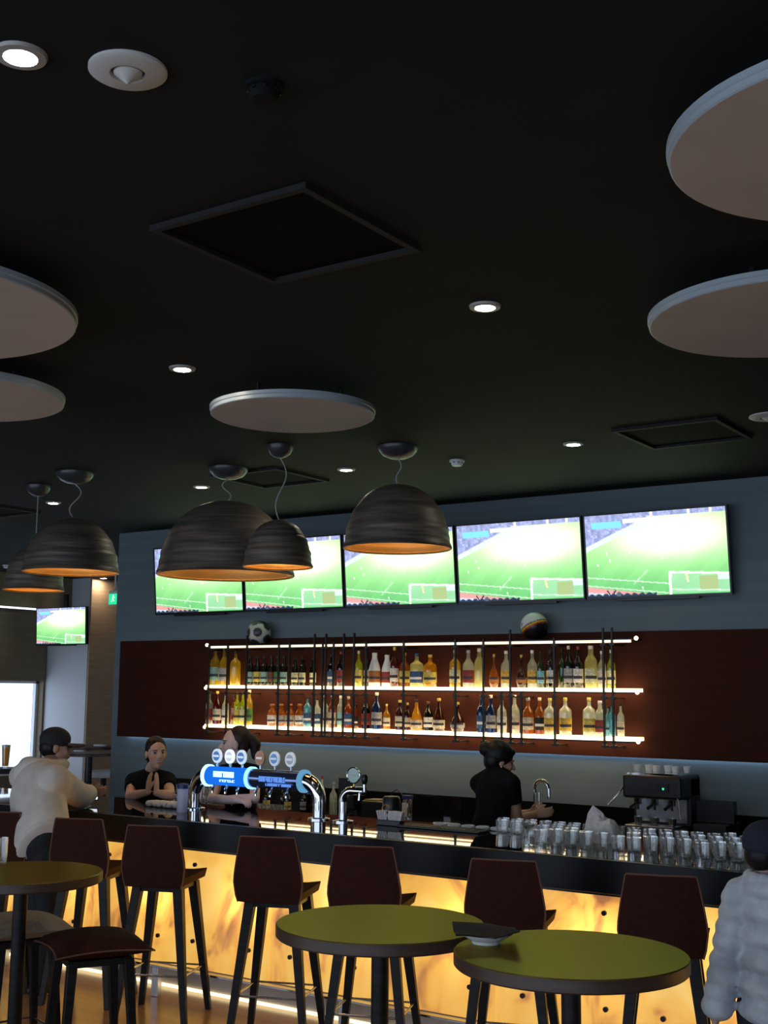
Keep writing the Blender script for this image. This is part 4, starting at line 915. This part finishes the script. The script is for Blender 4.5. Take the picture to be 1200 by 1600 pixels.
def hand(mb, w, d, n, s, curl=.35, spread=.01, k=1.0):
    """w wrist, d finger direction, n the side the palm faces, s the thumb side"""
    w = Vector(w); d = Vector(d).normalized(); n = (Vector(n)-d*Vector(n).dot(d)).normalized(); s_ = Vector(s); s = (s_-d*s_.dot(d)-n*s_.dot(n)).normalized()
    for i, (o, L) in enumerate(((.028, .070), (.009, .080), (-.010, .074), (-.027, .058))):
        kn = w+(d*.082+s*o)*k; mb.caps(w+s*o*.5*k, .017*k, kn, .0115*k, 8)
        p = kn; a = curl*.5; 
        for q, fr in enumerate((.45, .32, .23)):
            dd = d*math.cos(a)+n*math.sin(a)+s*spread*(1.5-i)*2; e = p+dd*(L*fr*k); mb.caps(p, (.0095-.0012*q)*k, e, (.0085-.0012*q)*k, 8); p = e; a += curl
    b = w+(d*.025+s*.022)*k; e = b+(d*.032+s*.028+n*.008)*k; mb.caps(b, .0135*k, e, .011*k, 8); e2 = e+(d*.030+s*.004+n*.010)*k; mb.caps(e, .0105*k, e2, .0085*k, 8)
def head(mb, c, R, k=1.0):
    P = lambda x, y, z: Vector(c)+R @ Vector((x*k, y*k, z*k))
    E = lambda p, r: mb.ell(P(*p), [q*k for q in r], 18, 12, R)
    E((0, -.012, .03), (.074, .092, .088)); E((0, .028, -.02), (.060, .062, .090)); E((0, .036, -.074), (.042, .044, .034)); E((0, .062, -.093), (.018, .016, .014))
    mb.caps(P(0, .086, .012), .007*k, P(0, .107, -.022), .0115*k, 10)
    for s in (-1, 1):
        mb.ell(P(s*.010, .098, -.025), (.009*k, .009*k, .008*k), 8, 6); E((s*.034, .060, -.022), (.024, .024, .026)); E((s*.075, -.006, -.006), (.009, .019, .030)); E((s*.03, .078, .030), (.02, .010, .008))
    E((0, .086, -.050), (.022, .009, .006)); E((0, .084, -.060), (.019, .010, .007))
def face_tint(c, R, base, k=1.0, smile=False):
    Rt = R.transposed(); c = Vector(c)
    def f(co):
        q = Rt @ (co-c); x, y, z = q.x/k, q.y/k, q.z/k
        if abs(x) < .09 and -.13 < z < .13 and y > .045:
            ex = (abs(x)-.030)/.0145; ez = (z-.008)/.0062
            if ex*ex+ez*ez < 1: return (.02, .012, .01) if abs(abs(x)-.030) < .0075 else (.62, .56, .52)
            if ex*ex+((z-.0125)/.0055)**2 < 1.2: return (.06, .035, .03)
            if .012 < abs(x) < .048 and abs(z-.030+.10*abs(abs(x)-.03)) < .0042: return (.035, .022, .018)
            zz = z+.055-(6*x*x if smile else 0)
            if abs(x) < .026 and abs(zz) < .0085*(1-(x/.03)**2)+.001:
                if smile and abs(zz) < .0028: return (.75, .70, .66)
                return (base[0]*.72, base[1]*.36, base[2]*.36)
            if abs(x) > .018 and abs(x) < .055 and -.04 < z < -.005: return (base[0]*1.03, base[1]*.94, base[2]*.92)
        return base
    return f
SK = (.62, .39, .29)
def person(label, base, fwd, head_c, head_f, hp, J, skin=SK, k=1.0, smile=False, top=None, sleeve=.5, topM=None, topName='shirt', fat=1.0, hands=(), feet_dy=0, girl=True, puffs=False, legM=None, core=1.0):
    """J: world points: neck, chest, pelvis, shL, shR, elL, elR, wrL, wrR.  The body is one mesh; clothes are children."""
    base = Vector(base); t = thing('person', label, 'person', base)
    J = {a: Vector(b)-base for a, b in J.items()}; hc = Vector(head_c)-base
    F = Vector(fwd).normalized(); Rh = frame(head_f, hp)
    up = (J['chest']-J['pelvis']).normalized(); X = F.cross(up).normalized(); Fu = up.cross(X); RT = Matrix((X, Fu, up)).transposed()
    b = MB()
    head(b, hc, Rh, k)
    b.caps(J['neck'], .055*k, hc+Rh @ Vector((0, -.022*k, -.065*k)), .048*k)
    b.ell(J['chest'], (.135*k*core, .085*k*core, .16*k), 16, 10, RT); b.caps(J['chest'], .095*k*core, J['pelvis'], .11*k*core); b.caps(J['neck'], .055*k, J['chest'], .09*k)
    for s in 'LR':
        sh, el, wr = J['sh'+s], J['el'+s], J['wr'+s]
        b.caps(J['neck'], .05*k, sh, .045*k); b.caps(sh, .045*k, el, .036*k); b.caps(el, .037*k, (el+wr)/2, .034*k); b.caps((el+wr)/2, .034*k, wr, .024*k)
    for s, d, n, th, curl in hands: hand(b, J['wr'+s], d, n, th, curl, k=k*.92)
    legs = []
    for s in (-1, 1):
        hip = J['pelvis']+X*(s*.085*k)-Vector((0, 0, .03)); an = Vector((hip.x*.25+X.x*s*.1, hip.y*.25+X.y*s*.1+feet_dy, .085*k)); kn = (hip+an)/2+F*.03
        b.caps(hip, .075*k, kn, .052*k); b.caps(kn, .05*k, an, .034*k); legs.append((hip, kn, an))
    body = grown('body', b, M_skin, t, .0058*max(.9, k), 3, face_tint(hc, Rh, skin, k, smile))
    # trousers and shoes
    c = MB(); c.ell(J['pelvis']-up*.03, (.160*k*min(fat, 1), .118*k*min(fat, 1), .12*k), 16, 10, RT)
    for hip, kn, an in legs: c.caps(hip, .095*k, kn, .068*k); c.caps(kn, .068*k, an, .055*k, flat1=True)
    grown('trousers', c, legM or M_trousers, t, .010, 4)
    for hip, kn, an in legs:
        h = MB(); g = Vector((F.x, F.y, 0)).normalized(); p = Vector((an.x, an.y, .036)); h.caps(p-g*.05, .035, p+g*.10, .033); h.caps(p, .035, an, .045); h.box((p.x-.03, p.y-.03, .0), (p.x+.03, p.y+.03, .03))
        grown('shoe', h, M_shoe, t, .010, 3)
    # upper garment
    m = MB(); f_ = fat*k
    m.ell(J['chest']+up*.0, (.168*f_, .118*f_, .185*k), 18, 12, RT); m.ell((J['chest']*.45+J['pelvis']*.55), (.145*f_, .112*f_, .19*k), 18, 12, RT); m.ell(J['pelvis']+up*.05, (.165*f_, .125*f_, .13*k), 18, 12, RT)
    m.caps(J['chest']+up*.06*k, .10*f_, J['neck']-up*.02*k, .066*f_, flat1=True)
    if not girl:
        for q in range(19): m.ell(J['chest'].lerp(J['pelvis'], q/18), (.166*f_, .122*f_, .10*k), 18, 10, RT)
    if girl:
        for s in (-1, 1): m.ell(J['chest']+X*(s*.075*k)+Fu*.085*k-up*.03*k, (.062*k, .05*k, .06*k), 12, 8, RT)
    for s in 'LR':
        sh, el, wr = J['sh'+s], J['el'+s], J['wr'+s]
        m.caps(J['chest']+up*.12*k, .075*f_, sh, .066*f_)
        if sleeve < 1: m.caps(sh, .064*f_, sh.lerp(el, sleeve), .056*f_, flat1=True)
        else:
            m.caps(sh, .070*f_, el, .060*f_); m.caps(el, .062*f_, el.lerp(wr, .93), .048*f_, flat1=True)
            if puffs:
                for a, b2 in ((sh, el), (el, wr)):
                    for q in range(4): p = a.lerp(b2, (q+.5)/4.2); m.ell(p, (.080*f_, .080*f_, .052), 14, 8, frame((b2-a).orthogonal(), 0, (b2-a).normalized()))
            else:
                for q in range(4): p = el.lerp(sh, .10+.12*q); m.ell(p, (.067*f_, .067*f_, .018), 12, 8, frame((sh-el).orthogonal(), 0, (sh-el).normalized()))
    if puffs:
        for q in range(7): m.ell(J['pelvis'].lerp(J['chest'], -.35+.27*q), (.190*f_, .145*f_, .058), 20, 8, RT)
    grown(topName, m, topM, t, .0085, 4 if girl or puffs else 12)
    return t, hc, Rh, X, up, F, J, base
def hair(t, c, R, blobs, M, k=1.0, voxel=.007):
    m = MB(); P = lambda q: Vector(c)+R @ (Vector(q)*k)
    for b in blobs:
        if len(b) == 2: m.ell(P(b[0]), [r*k for r in b[1]], 16, 10, R)
        else: m.caps(P(b[0]), b[1]*k, P(b[2]), b[3]*k)
    return grown('hair', m, M, t, voxel, 2)
CAP = [((0, -.029, .043), (.087, .103, .101)), ((0, -.055, -.005), (.080, .066, .08))]

# --- smiling barmaid on the left, elbows on the bar, hands folded at the chin
hA = on_y(244, 1178, 7.18)
JA = dict(neck=on_y(234, 1212, 7.27), chest=on_y(236, 1236, 7.28), pelvis=on_y(238, 1297, 7.40), shR=on_y(208, 1220, 7.30), shL=on_y(262, 1219, 7.24), elR=on_y(203, 1244, 7.05), elL=on_y(266, 1243, 7.01), wrR=on_y(231, 1238, 6.96), wrL=on_y(244, 1239, 6.955))
bA = Vector((JA['pelvis'].x, 7.42, 0))
r = person('barmaid in a black t-shirt smiling with her hands folded under her chin', bA, (.35, -.94, 0), hA, (.90, -.52, 0), .02, JA, smile=True, k=1.05, topM=M_blackshirt, topName='shirt',
           hands=(('R', (.06, .05, 1), (.80, .3, 0), (-.2, 1, .1), .10), ('L', (-.04, .05, 1), (-.8, -.3, 0), (-.2, 1, .1), .10)))
hair(r[0], r[1], r[2], CAP+[((0, -.105, .01), .042, (-.01, -.13, -.08), .045), ((-.01, -.13, -.08), .045, (-.03, -.12, -.18), .028)], M_hairblack)
# name tag
MB().box((-.028, -.004, -.005), (.028, .004, .005)).build('name_tag', M_steel, r[0], loc=r[6]['chest']+r[5]*.142+r[3]*(-.07)+Vector((0, 0, .02)), rot=(0, 0, .36))
# --- barmaid behind the beer tower, looking left, arms crossed on the bar
hB = on_y(365, 1163, 7.20)
JB = dict(neck=on_y(374, 1198, 7.30), chest=on_y(374, 1226, 7.30), pelvis=on_y(378, 1296, 7.44), shR=on_y(347, 1208, 7.30), shL=on_y(399, 1208, 7.28), elR=on_y(331, 1248, 7.02), elL=on_y(398, 1248, 7.02), wrR=on_y(371, 1251, 6.93), wrL=on_y(354, 1248, 7.0))
bB = Vector((JB['pelvis'].x, 7.46, 0))
r = person('barmaid with a dark ponytail leaning on crossed arms behind the beer tower', bB, (-.05, -1, 0), hB, (-.66, -.75, 0), .0, JB, skin=(.68, .47, .39), topM=M_blackshirt, sleeve=.55,
           hands=(('R', (1, -.1, .0), (0, .3, -1), (0, 1, .2), .75), ('L', (-1, -.1, 0), (0, .3, -1), (0, 1, .2), .4)))
hair(r[0], r[1], r[2], [((0, -.044, .046), (.084, .094, .098)), ((0, -.065, -.005), (.076, .056, .078))]+[((0, -.115, .045), .045, (0, -.165, .0), .046), ((0, -.165, .0), .046, (0, -.165, -.09), .028)], M_hairbrown)
# --- barmaid on the right, seen from behind at the sink
hC = on_y(782, 1190, 7.66)
JC = dict(neck=on_y(776, 1214, 7.62), chest=on_y(773, 1238, 7.60), pelvis=on_y(768, 1300, 7.58), shL=on_y(748, 1224, 7.63), shR=on_y(799, 1224, 7.56), elR=on_y(809, 1281, 7.68), elL=on_y(782, 1276, 7.95), wrR=on_y(836, 1272, 7.86), wrL=on_y(828, 1270, 7.98))
bC = Vector((JC['pelvis'].x, 7.56, 0))
r = person('barmaid with hair pinned up washing glasses, seen from behind', bC, (.45, .89, 0), hC, (.76, .66, 0), -.28, JC, skin=(.52, .31, .21), topM=M_blackshirt, sleeve=.5,
           hands=(('R', (.9, .25, .15), (-.3, .9, .1), (-.1, .2, 1), .55), ('L', (.9, -.25, .15), (.3, -.9, 0), (0, .2, 1), .5)))
hair(r[0], r[1], r[2], [((0, -.030, .048), (.098, .108, .100)), ((0, -.055, -.005), (.082, .066, .078)), ((0, -.125, .055), (.055, .050, .050)), ((.0, .055, .085), (.06, .03, .03))], M_hairblack)
MB().ell((0, 0, 0), (.007, .007, .007), 10, 8).build('earring', M_white, r[0], loc=r[1]+r[2] @ Vector((.088, -.004, -.036)), smooth=True)
wg = on_y(842, 1258, 7.93)
glass('highball', (wg.x, wg.y, wg.z-.05), 'clear tall glass held under the faucet by the barmaid on the right', None)
# --- man in the hoodie, standing at the bar on the left
hD = on_y(88, 1168, 6.06)
JD = dict(neck=on_y(76, 1200, 5.96), chest=on_y(58, 1238, 5.84), pelvis=on_y(66, 1308, 5.68), shL=on_y(36, 1214, 6.02), shR=on_y(84, 1216, 5.76), elR=on_y(126, 1244, 6.20), elL=on_y(98, 1240, 6.36), wrR=on_y(139, 1240, 6.44), wrL=on_y(134, 1237, 6.52))
bD = Vector((JD['pelvis'].x, 5.66, 0))
M_hood = mat('cream_hoodie_fleece', (.74, .66, .58), .9, noise=((9, 9, 9), (.64, .57, .50), 3, .35))
r = person('man in a cream hoodie and dark cap leaning on the bar at the left', bD, (.28, .96, 0), hD, (.62, .78, 0), -.08, JD, skin=(.46, .27, .19), topM=M_hood, topName='hoodie', sleeve=1, fat=1.36, girl=False, k=1.08,
           hands=(('R', (.5, .8, .1), (-.8, .4, .2), (.1, 0, 1), .55), ('L', (.7, .6, .1), (.7, -.7, .2), (0, 0, 1), .6)))
t, hc, Rh, X, up, F, J, base = r
m = MB(); nk = J['neck']
for q in range(14):                                          # folded hood lying round the neck
    a = 2*PI*q/14; rr = Vector((math.cos(a), math.sin(a), 0)); back = max(0, -rr.dot(F))
    m.ell(nk+rr*(.095+.045*back)+Vector((0, 0, .022-.01*back)), (.052+.026*back, .052+.026*back, .045+.028*back), 10, 8)
m.ell(nk-F*.16-Vector((0, 0, .04)), (.13, .075, .095), 12, 8)
grown('hood', m, M_hood, t, .009, 4)
m = MB(); RTm = Matrix((X, up.cross(X), up)).transposed(); m.ell(J['pelvis']-up*.06, (.225, .170, .045), 20, 8, RTm); m.ell(J['pelvis']-up*.01, (.240, .180, .07), 20, 8, RTm); grown('hem_band', m, M_hood, t, .009, 2)
hair(t, hc, Rh, [((0, -.040, .0), (.082, .075, .075))], M_hairblack, 1.06)
P = lambda x, y, z: hc+Rh @ (Vector((x, y, z))*1.06)
cp = MB(); cp.ell(P(0, -.014, .055), (.092, .112, .088), 20, 12, Rh); cp.ell(P(0, -.014, .03), (.090, .110, .035), 20, 12, Rh)
M_cap = mat('black_cap_cotton', (.014, .015, .019), .8)
cap_o = grown('cap', cp, M_cap, t, .007, 2)
br = MB(); n = 14; vs = []; fs = []
for z_ in (0, -.014):
    for j in range(n+1):
        a = -1.25+2.5*j/n
        for rad in (0, 1): vs.append(tuple(P(math.sin(a)*(.084+.004*rad), .055+math.cos(a)*(.03+.105*rad)*1.0, .036-.016*(math.sin(a)**2)+z_)))
for j in range(n):
    o2 = 2*(n+1); fs += [(2*j, 2*j+1, 2*j+3, 2*j+2), (o2+2*j+2, o2+2*j+3, o2+2*j+1, o2+2*j), (2*j+1, o2+2*j+1, o2+2*j+3, 2*j+3), (2*j, 2*j+2, o2+2*j+2, o2+2*j)]
br.add(vs, fs).build('brim', mat('grey_brown_brim', (.06, .045, .035), .8), cap_o, smooth=True)
ph = on_y(148, 1239, 6.56)
t = thing('phone', 'lit phone in the hands of the man in the hoodie', 'phone', ph); t.rotation_euler = (-.5, 0, .5)
MB().box((-.036, -.004, -.06), (.036, .004, .06)).build('case', M_black, t, bevel=.003); MB().box((-.032, -.006, -.054), (.032, -.0045, .054)).build('display', emis('phone_light', (.8, .9, 1), 1.3), t)
# --- youngster in a pale puffer jacket at the right edge
YE = 4.94
hE = on_y(1207, 1338, YE)
JE = dict(neck=on_y(1203, 1376, YE), chest=on_y(1206, 1425, YE), pelvis=on_y(1208, 1570, YE), shR=on_y(1154, 1394, YE-.02), shL=on_y(1252, 1394, YE+.05), elR=on_y(1135, 1490, YE-.03), elL=on_y(1278, 1490, YE+.05), wrR=on_y(1118, 1590, YE-.04), wrL=on_y(1290, 1585, YE+.02))
bE = Vector((JE['pelvis'].x, YE, 0))
M_puff = mat('pale_grey_puffer', (.58, .61, .65), .5, noise=((14, 14, 14), (.42, .45, .50), 3, .4))
r = person('person in a pale grey puffer jacket and navy cap at the right edge', bE, (.45, .89, 0), hE, (.80, .45, 0), -.1, JE, skin=(.45, .28, .21), topM=M_puff, topName='puffer_jacket', sleeve=1, fat=.88, girl=False, k=.93, puffs=True, core=.7,
           hands=(('R', (-.05, 0, -1), (.9, .2, 0), (.3, .9, 0), .4), ('L', (.05, 0, -1), (-.9, -.2, 0), (.3, .9, 0), .4)))
t, hc, Rh, X, up, F, J, base = r
m = MB()
for q in range(12):
    a = 2*PI*q/12; m.ell(J['neck']+Vector((math.cos(a)*.075, math.sin(a)*.075, .005)), (.035, .035, .035), 10, 8)
grown('collar', m, M_puff, t, .009, 3)
hair(t, hc, Rh, [((0, -.045, .0), (.080, .072, .07))], M_hairblack, .93)
P = lambda x, y, z: hc+Rh @ (Vector((x, y, z))*.93)
cp = MB(); cp.ell(P(0, -.014, .058), (.09, .110, .085), 20, 12, Rh); cp.ell(P(0, -.014, .034), (.090, .108, .038), 20, 12, Rh)
grown('cap', cp, mat('navy_knit_cap', (.012, .014, .03), .85), t, .007, 2)
zp = MB(); zp.tube([J['pelvis'].lerp(J['chest'], q/6)+F*(.128) for q in range(1, 8)], .005, 6); zp.build('zip', mat('dark_zip', (.05, .05, .06), .4), t, smooth=True)
